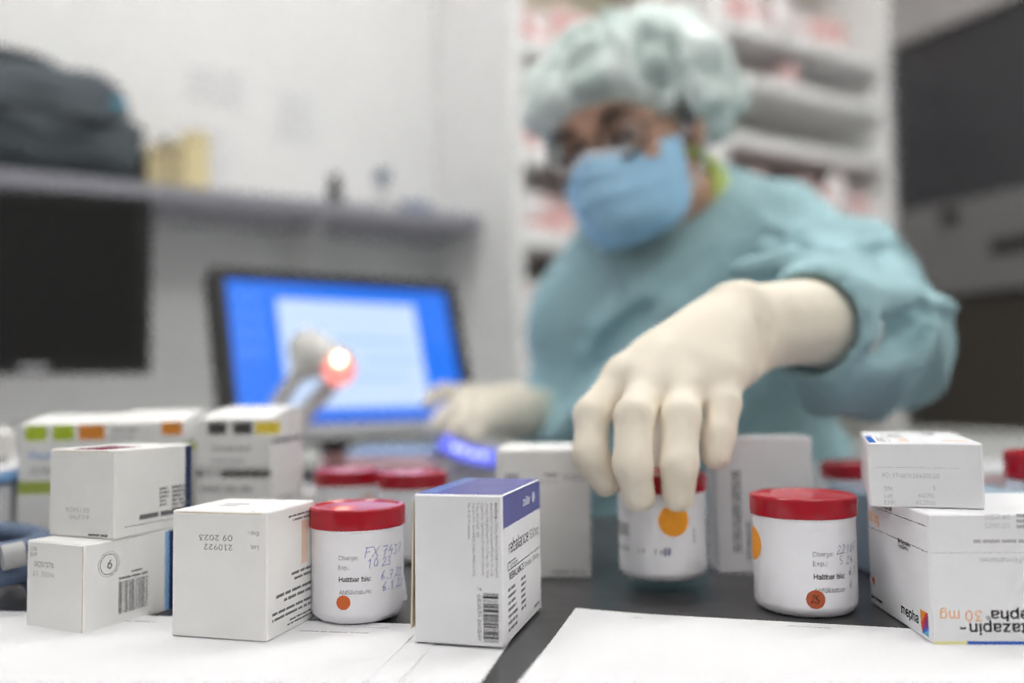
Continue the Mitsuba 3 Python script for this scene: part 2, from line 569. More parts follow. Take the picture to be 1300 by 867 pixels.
GLYPHS = {"F": [[(0, 0), (.1, 1)], [(.0, 1), (.7, 1.05)], [(.05, .55), (.5, .6)]], "X": [[(0, 0), (.7, 1)], [(.05, 1), (.6, 0)]],
          "0": [[(.3, 1), (.05, .6), (.15, .05), (.45, .1), (.55, .6), (.3, 1)]], "1": [[(.05, .75), (.3, 1), (.28, 0)]],
          "2": [[(.05, .8), (.3, 1), (.5, .75), (.0, .02), (.6, .05)]], "3": [[(.05, .95), (.45, .95), (.2, .55), (.5, .3), (.3, 0), (0, .1)]],
          "4": [[(.35, 1), (0, .4), (.55, .42)], [(.42, .7), (.38, 0)]], "5": [[(.5, 1), (.1, 1), (.08, .55), (.45, .45), (.4, .05), (.05, .05)]],
          "6": [[(.4, 1), (.05, .4), (.2, 0), (.45, .2), (.3, .45), (.08, .3)]], "7": [[(0, .97), (.55, 1), (.2, 0)], [(.12, .5), (.45, .55)]],
          ".": [[(.1, 0), (.16, .06)]], " ": []}


def handwriting(cyl, s, px, py, h, w=0.0003, slant=0.12, step=0.78):
    u, v = cyl.sz(px, py)
    out, x = [], 0.0
    for i, ch in enumerate(s):
        for st in GLYPHS[ch]:
            out.append(cyl.stroke([(u + (x + a + slant * b) * h, v + b * h + 0.00025 * math.sin(i * 2.1)) for a, b in st], w))
        x += step if ch not in ". " else 0.4
    return trimesh.util.concatenate(out)


# ---------------------------------------------------------------- large structure
TH = math.radians(30)
E1, E2 = np.array([math.cos(TH), math.sin(TH), 0]), np.array([-math.sin(TH), math.cos(TH), 0])
UNIT = np.array([0.007, 1.543, 0.0])                 # front left corner of the shelving unit
UNIT_D = 0.33
WALL = UNIT + UNIT_D * E2                             # where the unit's side meets the back wall
FLOOR = -TABLE_Z
CEIL = 1.75


def room(s, t, z=0.0):
    return WALL + s * E1 + t * E2 + np.array([0, 0, z])


RM = frame(WALL, E1, E2, (0, 0, 1))                   # room axes: x along the back wall, y into it
S0, S1, D0 = -1.9, 1.75, -3.6
struct("floor", plain_box(S0, S1, D0, 0.1, FLOOR - 0.1, FLOOR, RM), "m_floor", label="grey vinyl floor under the workbench")
struct("ceiling", plain_box(S0, S1, D0, 0.1, CEIL, CEIL + 0.1, RM), "m_ceiling", label="white ceiling above the workroom")
struct("wall_back", plain_box(S0, S1, 0.0, 0.1, FLOOR, CEIL, RM), "m_wall", label="white painted wall behind the desk and shelves")
struct("wall_left", plain_box(S0 - 0.1, S0, D0, 0.1, FLOOR, CEIL, RM), "m_wall", label="white side wall at the left end of the room")
struct("wall_right", plain_box(S1, S1 + 0.1, D0, 0.1, FLOOR, CEIL, RM), "m_wall", label="white side wall at the right end of the room")
struct("wall_front", plain_box(S0, S1, D0 - 0.1, D0, FLOOR, CEIL, RM), "m_wall", label="white wall facing the shelving unit")

# ceiling light panels (real lamps)
for i, (s, t) in enumerate(((-0.75, -0.75), (0.55, -0.95), (-0.75, -2.3), (0.75, -2.5))):
    k = thing("ceiling_light", ("long ceiling light panel over the monitors", "long ceiling light panel over the person", "long ceiling light panel behind the camera on the left", "long ceiling light panel behind the camera on the right")[i], "ceiling light")
    put(k + "__frame", join([plain_box(s - 0.62, s + 0.62, t - 0.17, t - 0.15, CEIL - 0.05, CEIL, RM), plain_box(s - 0.62, s + 0.62, t + 0.15, t + 0.17, CEIL - 0.05, CEIL, RM),
                             plain_box(s - 0.62, s - 0.60, t - 0.15, t + 0.15, CEIL - 0.05, CEIL, RM), plain_box(s + 0.60, s + 0.62, t - 0.15, t + 0.15, CEIL - 0.05, CEIL, RM)]), "m_unit")
    put(k + "__diffuser", plain_box(s - 0.60, s + 0.60, t - 0.15, t + 0.15, CEIL - 0.035, CEIL - 0.02, RM), "m_unit", emit=tuple(LAMP * (1.45, 1.25, 1.35, 1.35)[i] * c for c in (1, 0.985, 0.96)))

# workbench with its dark top
k = thing("workbench", "dark grey laminate workbench carrying the cartons and red-lidded jars", "workbench")
put(k + "__worktop", bbox(-0.95, 0.95, 0.02, 0.80, -0.035, 0.0, None, 0.002), "m_worktop")
for x in (-0.90, 0.90):
    for y in (0.08, 0.74):
        put(k + "__leg", bbox(x - 0.025, x + 0.025, y - 0.025, y + 0.025, FLOOR, -0.035, None, 0.002), "m_grey_plastic")
put(k + "__rail", bbox(-0.87, 0.87, 0.735, 0.755, -0.10, -0.035, None, 0.002), "m_grey_plastic")
# pale desk behind it on the left, under the monitors
k = thing("desk", "pale grey desk under the monitors, behind the dark workbench", "desk")
DM = frame(WALL, E1, E2, (0, 0, 1))
from shapely.geometry import Polygon as _Poly
_dp = _Poly([(-0.95, 0.805), (-0.015, 0.805), (-0.015, 1.525), (WALL[0] - 0.02, WALL[1] - 0.02), tuple((WALL - 0.905 * E1 - 0.01 * E2)[:2])])
_d = trimesh.creation.extrude_polygon(_dp, 0.03, engine="earcut")
_d.apply_translation((0, 0, -0.03))
put(k + "__top", _d, "m_desk")
for x, y in ((-0.90, 0.86), (-0.08, 0.86), (-0.12, 1.55), (-0.88, 1.32)):
    put(k + "__leg", bbox(x - 0.02, x + 0.02, y - 0.02, y + 0.02, FLOOR, -0.03, None, 0.002), "m_grey_plastic")

# ---------------------------------------------------------------- papers on the worktop
RNG = np.random.default_rng(7)


def sheet(label, corner, angle, w, d, z, curl=0.0, group=None, curl_corner=None):
    """corner: the far left corner; the sheet runs to the right along angle and towards the camera."""
    k = thing("paper_sheet", label, "paper", group)
    nx, ny = 36, 26
    s, t = np.meshgrid(np.linspace(0, w, nx), np.linspace(0, d, ny))
    a = np.array([math.cos(angle), math.sin(angle)])
    b = np.array([math.sin(angle), -math.cos(angle)])
    xy = np.array(corner)[None, None] + s[..., None] * a + t[..., None] * b
    zz = z + curl * (np.clip(1 - s / 0.05, 0, 1) ** 2 * np.clip(1 - t / 0.06, 0, 1)) + 0.25 * curl * np.clip(1 - t / 0.05, 0, 1) ** 2 * np.sin(np.clip(s / w, 0, 1) * math.pi) ** 2 * 0.0
    put(k + "__sheet", solidify(np.concatenate([xy, zz[..., None]], -1)[:, ::-1], 0.00012), "m_paper", True)
    F = Face((corner[0], corner[1], z + 0.0001), (a[0], a[1], 0), (-b[0], -b[1], 0), (0, 0, 1))
    return k, F


def rot2(a, s, t):
    return np.array([s * math.cos(a) + t * math.sin(a), s * math.sin(a) - t * math.cos(a)])


k, F = sheet("top paper sheet of the left fan, under the carton with the upside-down date", (-0.285, 0.4745), math.radians(-9.5), 0.243, 0.21, 0.0010)
put(k + "__printed_text", join(F.greek(RNG, 0.083, 0.106, -0.013, -0.0105, 1, 0, .5, 0), F.greek(RNG, 0.186, 0.221, -0.020, -0.0175, 1, 0, .5, 0), F.greek(RNG, 0.200, 0.228, -0.0095, -0.0085, 1, 0, .5, 0)), "m_ink_pale")
k, F = sheet("second paper sheet of the left fan, only its right edge showing", (-0.272, 0.4705), math.radians(-10.2), 0.243, 0.21, 0.0006)
k, F = sheet("lowest paper sheet of the left fan, a strip showing by the violet-topped carton", (-0.240, 0.4640), math.radians(-11.5), 0.244, 0.21, 0.0002)
k, F = sheet("lone white paper sheet at the right front, its corner on the dark worktop", (0.0315, 0.4613), math.radians(-15.5), 0.297, 0.21, 0.00016, 0.0012)
put(k + "__printed_text", join(F.greek(RNG, 0.012, 0.036, -0.010, -0.008, 1, 0, .5, 0), F.greek(RNG, 0.105, 0.125, -0.009, -0.0075, 1, 0, .5, 0)), "m_ink_pale")


# ---------------------------------------------------------------- cartons
class Carton:
    def __init__(self, label, x, y, yaw, w, d, h, z=0.0, m="m_carton", flap=True, seam="top", group=None, bulge=0.0, top_rise=0.0):
        self.k = thing("carton", label, "box", group)
        M = self.M = yawframe(x, y, yaw, z)
        self.w, self.d, self.h = w, d, h
        c, s = math.cos(yaw), math.sin(yaw)
        a, b, n = np.array([c, s, 0]), np.array([-s, c, 0]), np.array([0, 0, 1.0])
        o = np.array([x, y, z])
        bv = 0.0007
        P = []
        for i, xx in ((1, 0), (-1, w)):
            for j, yy in ((1, 0), (-1, d)):
                for q, zz in ((1, 0), (-1, h)):
                    P += [(xx, yy + j * bv, zz + q * bv), (xx + i * bv, yy, zz + q * bv), (xx + i * bv, yy + j * bv, zz)]
        body = hull(P)
        body.apply_transform(M)
        put(self.k + "__body", body, m)
        e = 0.00035
        self.front = Face(o - b * (e if flap else 0), a, n, -b)
        self.right = Face(o + a * w, b, n, a)
        self.left = Face(o + b * d, -b, n, -a)
        self.top = Face(o + n * h, a, b, n)
        if flap:                                            # the tucked end panel, a sheet of card with a visible edge
            g = bevel_box(0.0006, w - 0.0006, -e, 0.0004, 0.0006, h - 0.0012 if seam == "top" else h - 0.0006, 0.0002)
            g.apply_transform(M)
            put(self.k + "__end_flap", g, m)
            # the dark slit of the fold along the top
            if seam == "top":
                self.part("fold_slit", self.front.rect(w * 0.06, w * 0.94, h - 0.0011, h - 0.0006), "m_carton_edge")
        if top_rise:                                        # the lid flap stands up a little at the back
            n1 = 9
            s_, t_ = np.meshgrid(np.linspace(0.0004, w - 0.0004, n1), np.linspace(0.0, d, 12))
            zz = h + 0.0003 + top_rise * np.sin(np.clip(t_ / d, 0, 1) * math.pi / 2) ** 1.2
            gm = solidify(np.stack([s_, t_, zz], -1), 0.0006)
            gm.apply_transform(M)
            put(self.k + "__lid_flap", gm, m, 40)
            for sx in (0.0006, w - 0.0006):                 # side tabs closing the gap
                tri = trimesh.creation.extrude_polygon(_Poly([(0.001, h - 0.001), (d, h - 0.001), (d, h + top_rise * 0.97), (d * 0.5, h + top_rise * 0.66)]), 0.0005, engine="earcut")
                tri.apply_transform(frame((sx - 0.00025, 0, 0), (0, 1, 0), (0, 0, 1), (1, 0, 0)))
                tri.apply_transform(M)
                put(self.k + "__side_tab", tri, m)
        self.a, self.b, self.o = a, b, o

    def part(self, name, mesh, m, label=None):
        many = any(x in name for x in ("text", "print", "details", "lettering", "barcode", "lines"))
        return put(self.k + "__" + name, mesh, m, label=label, kind="stuff" if many else None)


def barcode(face, digits, u0, u1, v0, v1, vertical):
    L = ["0001101", "0011001", "0010011", "0111101", "0100011", "0110001", "0101111", "0111011", "0110111", "0001011"]
    par = ["LLLLLL", "LLGLGG", "LLGGLG", "LLGGGL", "LGLLGG", "LGGLLG", "LGGGLL", "LGLGLG", "LGLGGL", "LGGLGL"]
    inv = lambda s: "".join("1" if c == "0" else "0" for c in s)
    bits = "101"
    for c, q in zip(digits[1:7], par[int(digits[0])]):
        e = L[int(c)]
        bits += e if q == "L" else inv(e)[::-1]
    bits += "01010" + "".join(inv(L[int(c)]) for c in digits[7:]) + "101"
    out, i = [], 0
    while i < 95:
        if bits[i] == "1":
            j = i
            while j < 95 and bits[j] == "1":
                j += 1
            if vertical:
                out.append(face.rect(u0, u1, v0 + (v1 - v0) * i / 95, v0 + (v1 - v0) * j / 95))
            else:
                out.append(face.rect(u0 + (u1 - u0) * i / 95, u0 + (u1 - u0) * j / 95, v0, v1))
            i = j
        else:
            i += 1
    return join(out)


# violet-topped carton in front (B1)
c = Carton("white carton with a violet top and an upright barcode, at the front centre", -0.0463, 0.4035, -0.2603, 0.0424, 0.0739, 0.0674, 0.0011, "m_carton_cool", seam="none")
f = c.front
lines = [("ethanolicum siccum quantificatum (4-7:1)", 624.0, 731), ("corresp. Hypericinum 0.5-1.5 mg, max. 1mg", 618.3, 732.5), ("Hyperforin, Carmellosum natricum conexum,", 612.5, 731),
         ("Excip. pro compr. obd.", 606.6, 683), ("Zul.inh./Tit. de l'AMM: Zeller Medical AG,", 601.0, 731.5), ("CH-8590 Romanshorn.", 595.3, 685)]
ms = []
for s, px, end in lines:
    u, v = f.uv(px - 1.6, 638.5)
    _, v2 = f.uv(px - 1.6, end)
    ms.append(f.text(s, u, v, 0.00125, -90, False, v - v2))
u, v = f.uv(628.2, 638.5)
_, v1 = f.uv(628.2, 661)
_, v2 = f.uv(628.2, 732)
ms.append(f.text("500mg Hyperici herbae extractum", u, v1 - 0.0006, 0.00125, -90, False, v1 - v2))
c.part("printed_text", join(ms), "m_ink_grey")
ms = [f.text("Zus./Comp.:", u, v, 0.0013, -90, True, v - v1)]
u0, v0 = f.uv(613, 753)
u1, v1 = f.uv(633.5, 816)
# barcode: guard bars run a little longer
ms.append(barcode(f, "7680539240509", u0, u1, v0, v1, True))
u, _ = f.uv(608.3, 770)
v7 = f.uv(608, 745.5)[1]
for s, a_, b_ in (("7", 745.5, 749.5), ("680539", 755, 783.5), ("240509", 786, 813.5)):
    va, vb = f.uv(608, a_)[1], f.uv(608, b_)[1]
    ms.append(f.text(s, u - 0.0008, va, 0.0019, -90, False, va - vb))
c.part("barcode", join(ms), "m_ink")
r = c.right
h, d, w = c.h, c.d, c.w
c.part("violet_top", join(c.top.rect(0.0006, w - 0.0006, 0.0006, d - 0.0006)), "m_violet")
c.part("violet_band", r.rect(0.0006, d - 0.0006, h * 0.775, h - 0.0006), "m_violet")
c.part("band_lines", join(*[c.top.rect(0.0035 + i * 0.0022, 0.0041 + i * 0.0022, 0.004, d - 0.004, lift=0.0001) for i in range(3)]), "m_sky_blue")
c.part("band_lettering", join(r.text("zeller", d * 0.50, h * 0.855, 0.0042, 0, True, d * 0.20), r.disc(d * 0.79, h * 0.885, 0.0026, lift=0.0001, hole=0.0017), r.rect(d * 0.775, d * 0.805, h * 0.85, h * 0.925, lift=0.0001)), "m_white_ink")
c.part("product_name", join(r.text("rebalance", d * 0.13, h * 0.585, 0.0062, 0, False, d * 0.50), r.rect(d * 0.10, d * 0.97, h * 0.475, h * 0.481), r.text("REBALANCE", d * 0.13, h * 0.41, 0.0031, 0, True, d * 0.37),
                            r.rect(d * 0.10, d * 0.108, h * 0.475, h * 0.53), r.rect(d * 0.10, d * 0.3, h * 0.525, h * 0.531)), "m_ink")
c.part("product_details", join(r.text("500mg", d * 0.67, h * 0.585, 0.0048, 0, False, d * 0.25), r.text("Tabletten", d * 0.14, h * 0.49, 0.0019, 0, False, d * 0.20), r.text("Filmtabl. 500mg", d * 0.52, h * 0.41, 0.0026, 0, False, d * 0.40),
                               r.greek(RNG, d * 0.10, d * 0.34, h * 0.06, h * 0.37, 7), r.greek(RNG, d * 0.42, d * 0.56, h * 0.12, h * 0.37, 6), r.greek(RNG, d * 0.78, d * 0.93, h * 0.05, h * 0.08, 1, 0, .6, 0)), "m_ink_grey")
# glue flap along the left edge of the end, slightly open
g = bevel_box(-0.0009, -0.0001, 0.0004, 0.006, 0.006, h - 0.0035, 0.0002)
g.apply_transform(trimesh.transformations.rotation_matrix(0.025, (0, 1, 0), (0, 0, h - 0.004)))
g.apply_transform(c.M)
c.part("glue_flap", g, "m_carton_edge", "cream inner edge of the flap")

# carton with the upside-down date (B2)
c = Carton("white carton with an upside-down date on its end, in front of the two stacked cartons", -0.1640, 0.4195, -0.2584, 0.0510, 0.0460, 0.0594, 0.0011, seam="top")
f, r, w, d, h = c.front, c.right, c.w, c.d, c.h
ms = []
for s, x1, y0, x0 in (("09 2023", 295, 679.8, 253), ("210922", 295, 691.8, 259.5)):
    u1, v0 = f.uv(x1, y0)
    u0, _ = f.uv(x0, y0)
    ms.append(f.text(s, u1, v0, 0.0026, 180, False, u1 - u0))
c.part("stamped_date", join(ms), "m_ink_grey")
ms = []
for s, x1, y0, x0 in (("Exp.:", 328.5, 675.4, 314.6), ("Lot:", 328.5, 692.8, 318)):
    u1, v0 = f.uv(x1, y0)
    u0, _ = f.uv(x0, y0)
    ms.append(f.text(s, u1, v0, 0.0019, 180, False, u1 - u0))
c.part("printed_text", join(ms), "m_ink_grey")
c.part("small_print", join(r.greek(RNG, d * 0.22, d * 0.98, h * 0.38, h * 0.47, 2, 180), r.greek(RNG, d * 0.10, d * 0.98, h * 0.24, h * 0.34, 2, 180), r.greek(RNG, d * 0.08, d * 0.98, h * 0.12, h * 0.21, 2, 180),
                           r.greek(RNG, d * 0.30, d * 0.98, h * 0.04, h * 0.10, 2, 180), r.greek(RNG, d * 0.42, d * 0.95, h * 0.865, h * 0.935, 2, 180, .45, .2)), "m_ink_grey")
c.part("top_print", join(c.top.greek(RNG, w * 0.25, w * 0.6, d * 0.35, d * 0.6, 2), c.top.text("N", w * 0.80, d * 0.05, 0.002, 0, True)), "m_ink_pale")
c.part("peach_print", r.rect(d * 0.70, d * 0.84, h * 0.50, h * 0.86), mat("m_peach", (0.72, 0.55, 0.44), 0.5, 0.3))

# two stacked cartons at the left (B3 under B4)
c3 = Carton("white carton with a barcode on its side, lower of two stacked at the left", -0.2473, 0.4448, -0.4517, 0.0424, 0.060, 0.0433, 0.0, seam="none")
f, r, w, d, h = c3.front, c3.right, c3.w, c3.d, c3.h
c3.part("printed_text", join(f.text("GC0737A", w * 0.15, h * 0.705, 0.0026, 0, False, w * 0.34), f.text("LOT", w * 0.07, h * 0.88, 0.0018, 0, False, w * 0.12), f.text("EXP", w * 0.07, h * 0.82, 0.0018, 0, False, w * 0.12)), "m_ink_grey")
c3.part("stamped_date", f.text("11 2024", w * 0.12, h * 0.60, 0.0024, 0, False, w * 0.38), "m_ink_pale")
c3.part("fold_seam", f.rect(w - 0.0010, w - 0.0005, 0.001, h - 0.0012), "m_carton_edge")
c3.part("round_mark", join(r.disc(d * 0.23, h * 0.73, 0.0052, hole=0.0048), r.disc(d * 0.23, h * 0.73, 0.0062, hole=0.0060), r.text("6", d * 0.215, h * 0.68, 0.0042, 0, True)), "m_ink_grey")
c3.part("barcode", join(barcode(r, "7680500380147", d * 0.33, d * 0.63, h * 0.13, h * 0.50, False), r.greek(RNG, d * 0.33, d * 0.64, h * 0.515, h * 0.555, 1, 0, .6, 0), r.greek(RNG, d * 0.46, d * 0.57, h * 0.57, h * 0.61, 1, 0, .5, 0)), "m_ink_grey")
c3.part("navy_band", r.rect(d * 0.865, d - 0.0006, 0.0006, h - 0.0006), "m_navy")
c3.part("blue_stripe", r.rect(d * 0.82, d * 0.865, 0.0006, h - 0.0006), "m_sky_blue")

c4 = Carton("white carton with a navy end stripe, upper of two stacked at the left", -0.2434, 0.4577, -0.4036, 0.0462, 0.0529, 0.0448, 0.0434, seam="top")
f, r, w, d, h = c4.front, c4.right, c4.w, c4.d, c4.h
c4.part("stamped_date", join(f.text("0172624", w * 0.63, h * 0.335, 0.0022, 180, False, w * 0.36), f.text("66290", w * 0.63, h * 0.255, 0.0022, 180, False, w * 0.30)), "m_ink_pale")
c4.part("small_print", f.greek(RNG, w * 0.62, w * 0.93, h * 0.02, h * 0.06, 1, 0, .6, 0), "m_ink_grey")
c4.part("side_print", join(r.greek(RNG, d * 0.30, d * 0.88, h * 0.16, h * 0.24, 1, 0, .7, 0), r.rect(d * 0.12, d * 0.92, h * 0.115, h * 0.122), r.greek(RNG, d * 0.55, d * 0.70, h * 0.28, h * 0.52, 5), r.greek(RNG, d * 0.72, d * 0.97, h * 0.16, h * 0.52, 7, 0, .6)), "m_ink_grey")
c4.part("navy_band", r.rect(d * 0.905, d - 0.0006, 0.0006, h - 0.0006), "m_navy")
c4.part("burgundy_print", c4.top.rect(w * 0.30, w * 0.80, 0.0006, d * 0.5), "m_burgundy")

# three tall cartons behind them (G1, G2, G3)
g1 = Carton("tall white carton with two lime squares and an orange one, leftmost of the tall cartons", -0.330, 0.580, 0.12, 0.0560, 0.055, 0.0965, 0.0, top_rise=0.006, seam="none")
f, r, w, d, h = g1.front, g1.right, g1.w, g1.d, g1.h
v0, v1 = f.uv(80, 559)[1], f.uv(80, 540.5)[1]
for x0, x1 in ((32, 59), (67, 94)):
    g1.part("lime_square", f.rect(f.uv(x0, 550)[0], f.uv(x1, 550)[0], v0, v1), "m_lime")
g1.part("orange_square", f.rect(f.uv(100, 550)[0], f.uv(133, 550)[0], v0, v1), "m_orange")
va, vb = f.uv(50, 583)[1], f.uv(50, 574)[1]
g1.part("product_name", f.text("Pantopra", f.uv(38, 580)[0], va, vb - va, 0, True, 0.030), "m_sky_blue")
va, vb = f.uv(50, 603)[1], f.uv(50, 593)[1]
g1.part("product_details", f.greek(RNG, f.uv(38, 600)[0], f.uv(80, 600)[0], va, vb, 2, 0, .6, .1), "m_ink_pale")
g1.part("lime_band", f.rect(0.0006, w - 0.0006, f.uv(50, 627)[1], f.uv(50, 611)[1]), "m_lime_dull")

g2 = Carton("tall white carton with a single orange square, second of the tall cartons from the left", -0.2760, 0.590, 0.05, 0.0515, 0.055, 0.0965, 0.0, top_rise=0.008, seam="none")
f, r, w, d, h = g2.front, g2.right, g2.w, g2.d, g2.h
g2.part("orange_square", f.rect(f.uv(205, 543)[0], f.uv(231, 543)[0], f.uv(218, 552)[1], f.uv(218, 535.5)[1]), "m_orange")
g2.part("product_name", join(f.greek(RNG, f.uv(140, 545)[0], f.uv(174, 545)[0], f.uv(150, 549)[1], f.uv(150, 543)[1], 1, 0, .8, 0), f.greek(RNG, f.uv(140, 545)[0], f.uv(170, 545)[0], f.uv(150, 559)[1], f.uv(150, 553)[1], 1, 0, .6, 0)), "m_ink_pale")
g2.part("lime_band", r.rect(0.002, d - 0.0006, h * 0.80, h * 0.86), "m_lime_dull")

low = Carton("white carton with a dark stripe, under the carton with the yellow square", -0.2150, 0.590, -0.10, 0.0530, 0.062, 0.0665, 0.0, seam="none")
f, r, w, d, h = low.front, low.right, low.w, low.d, low.h
low.part("dark_stripe", join(f.rect(w * 0.02, w * 0.09, h - 0.0065, h - 0.002), f.rect(w * 0.34, w * 0.98, h - 0.0065, h - 0.002)), "m_charcoal")
low.part("printed_text", join(f.greek(RNG, w * 0.10, w * 0.32, h - 0.006, h - 0.002, 1, 0, .8, 0), f.greek(RNG, w * 0.05, w * 0.75, h - 0.017, h - 0.012, 1, 0, .8, 0), r.greek(RNG, d * 0.2, d * 0.8, h * 0.2, h * 0.7, 6)), "m_ink_pale")
g3 = Carton("white carton with two charcoal squares and a yellow one, below the touch screen", -0.2148, 0.589, -0.10, 0.0525, 0.062, 0.0315, 0.0667, top_rise=0.0085, seam="none")
f, r, w, d, h = g3.front, g3.right, g3.w, g3.d, g3.h
v0, v1 = f.uv(300, 551)[1], f.uv(300, 536)[1]
for x0, x1 in ((264, 287.5), (296, 320)):
    g3.part("charcoal_square", f.rect(f.uv(x0, 545)[0], f.uv(x1, 545)[0], v0, v1), "m_charcoal")
g3.part("yellow_square", f.rect(f.uv(324, 545)[0], f.uv(355.5, 545)[0], v0, v1), "m_yellow")
g3.part("product_name", f.text("Pantoprazol", f.uv(269, 570)[0], f.uv(290, 572)[1], 0.0030, 0, True, 0.027), "m_ink_grey")
g3.part("product_details", f.greek(RNG, f.uv(268, 585)[0], f.uv(310, 585)[0], f.uv(290, 588)[1], f.uv(290, 582)[1], 1, 0, .6, 0), "m_ink_pale")
g3.part("dark_stripe", r.rect(0.0006, d - 0.0006, h * 0.50, h * 0.58), "m_charcoal")

# pale cartons behind the held jar (W1, W2)
c = Carton("white carton with faint grey print, standing left of the held jar", -0.0113, 0.5436, -0.0844, 0.0583, 0.075, 0.0785, 0.0, seam="none")
f, w, d, h = c.front, c.w, c.d, c.h
c.part("faint_print", join(f.rect(w * 0.10, w * 0.25, h * 0.755, h * 0.815), f.greek(RNG, w * 0.52, w * 0.66, h * 0.78, h * 0.825, 1, 0, .7, 0), f.greek(RNG, w * 0.72, w * 0.97, h * 0.76, h * 0.81, 2, 0, .5, .1),
                           f.greek(RNG, w * 0.44, w * 0.66, h * 0.74, h * 0.76, 1, 0, .5, 0), f.greek(RNG, w * 0.58, w * 0.95, h * 0.03, h * 0.065, 1, 0, .7, 0)), "m_ink_pale")
c = Carton("pale grey carton with vertical print, behind the jar with the brown sticker", 0.1259, 0.5454, -0.0614, 0.0598, 0.034, 0.0843, 0.0, "m_carton_cool", seam="none")
f, w, d, h = c.front, c.w, c.d, c.h
c.part("vertical_print", join(f.greek(RNG, w * 0.16, w * 0.26, h * 0.16, h * 0.82, 2, 90, .6, .15), f.greek(RNG, w * 0.30, w * 0.34, h * 0.1, h * 0.4, 1, 90, .6, .15)), "m_ink_grey")

# the two print-covered cartons at the right front (M1 under M2)
c = Carton("large white carton with orange upside-down lettering and a blue stripe, at the right front", 0.1850, 0.3925, -0.052, 0.118, 0.0760, 0.0572, 0.0003, "m_carton_cool", flap=True, seam="none")
f, l, w, d, h = c.front, c.left, c.w, c.d, c.h
u1, v1 = f.uv(1246.5, 777)
u0, v0 = f.uv(1193.5, 777)
c.part("orange_lettering", f.text("30 mg", u1, v1 + 0.0006, 0.0046, 180, False, u1 - u0), "m_orange_text")
ub, vb = f.uv(1258, 777)
ua, _ = f.uv(1325, 777)
u2, v2 = f.uv(1218.5, 793)
u3, _ = f.uv(1334, 793)
c.part("black_lettering", join(f.text("Mepha", ua, vb + 0.0006, 0.0046, 180, True, ua - ub), f.text("®", ub - 0.0004, vb - 0.0012, 0.0022, 180), f.text("Mirtazapin-", u3, v2 + 0.0005, 0.0048, 180, True, u3 - u2)), "m_ink")
u, v = f.uv(1186, 818)
va, vb = f.uv(1210, 821.5)[1], f.uv(1210, 814)[1]
c.part("cream_stripe", f.rect(0.0005, f.uv(1228, 818)[0], va, vb), "m_cream_yellow")
c.part("blue_stripe", f.rect(f.uv(1228, 818)[0], w - 0.0006, va, vb), "m_blue")
u1, v1 = f.uv(1310, 708)
u0, _ = f.uv(1243.5, 708)
c.part("grey_lettering", join(f.text("30 Filmtabletten", u1, v1, 0.0021, 180, False, u1 - u0), f.text("EXP 202203", f.uv(1281, 653)[0], f.uv(1281, 653)[1], 0.0022, 180, False, 0.0105), f.text("LOT 188671", f.uv(1281, 664)[0], f.uv(1281, 664)[1], 0.0022, 180, False, 0.0105),
                              f.greek(RNG, f.uv(1236, 687)[0], w * 0.6, f.uv(1260, 690)[1], f.uv(1260, 684)[1], 1, 0, .7, 0), f.greek(RNG, f.uv(1290, 660)[0], w * 0.55, f.uv(1295, 672)[1], f.uv(1295, 651)[1], 3, 0, .6, 0)), "m_ink_pale")
c.part("fold_line", f.rect(0.001, w - 0.001, f.uv(1230, 702)[1], f.uv(1230, 702)[1] + 0.0002), "m_ink_pale")
q = lambda x, y: l.uv(x, y)
pts = lambda *P: [q(*p) for p in P]
u0, v0 = q(1144.5, 777.5)
u1, _ = q(1166.5, 789)
c.part("maker_name", l.text("mepha", u0, v0, 0.0046, 0, True, u1 - u0), "m_ink")
# the maker's mark: a leaning block of bright triangles
c.part("mark_orange", l.poly(pts((1168, 773), (1176, 777.5), (1169.5, 791))), "m_orange")
c.part("mark_red", l.poly(pts((1176, 777.5), (1178, 779), (1171, 801), (1169.5, 791))), "m_red_print")
c.part("mark_purple", l.poly(pts((1178, 779), (1179, 795), (1171, 801))), "m_purple_print")
c.part("mark_blue", l.poly(pts((1179, 795), (1179.4, 800), (1172, 804), (1171, 801))), "m_blue")
c.part("mark_teal", l.poly(pts((1179.4, 800), (1179.5, 809), (1172, 804))), "m_teal_print")
u0, v0 = q(1105, 676)
u1, _ = q(1117, 681)
c.part("strength_lettering", l.text("30 mg", d * 0.02, h * 0.765, 0.0052, 0, True, d * 0.20), "m_orange_text")
c.part("side_lettering", join(l.text("Bei Depression", *q(1140.5, 688), 0.0019, 0, True, 0.0145), l.text("Filmtabletten", *q(1140.5, 694), 0.0019, 0, False, 0.0125), l.rect(0.001, d - 0.001, h * 0.70, h * 0.7045), l.rect(d * 0.12, d - 0.001, h * 0.90, h * 0.9045),
                              l.text("mepha", d * 0.28, h * 0.925, 0.003, 0, True, d * 0.17), l.greek(RNG, d * 0.02, d * 0.22, h * 0.05, h * 0.09, 1, 0, .6, 0)), "m_ink")
c.part("round_print", l.disc(d * 0.07, h * 0.22, 0.0022), "m_dot_red")

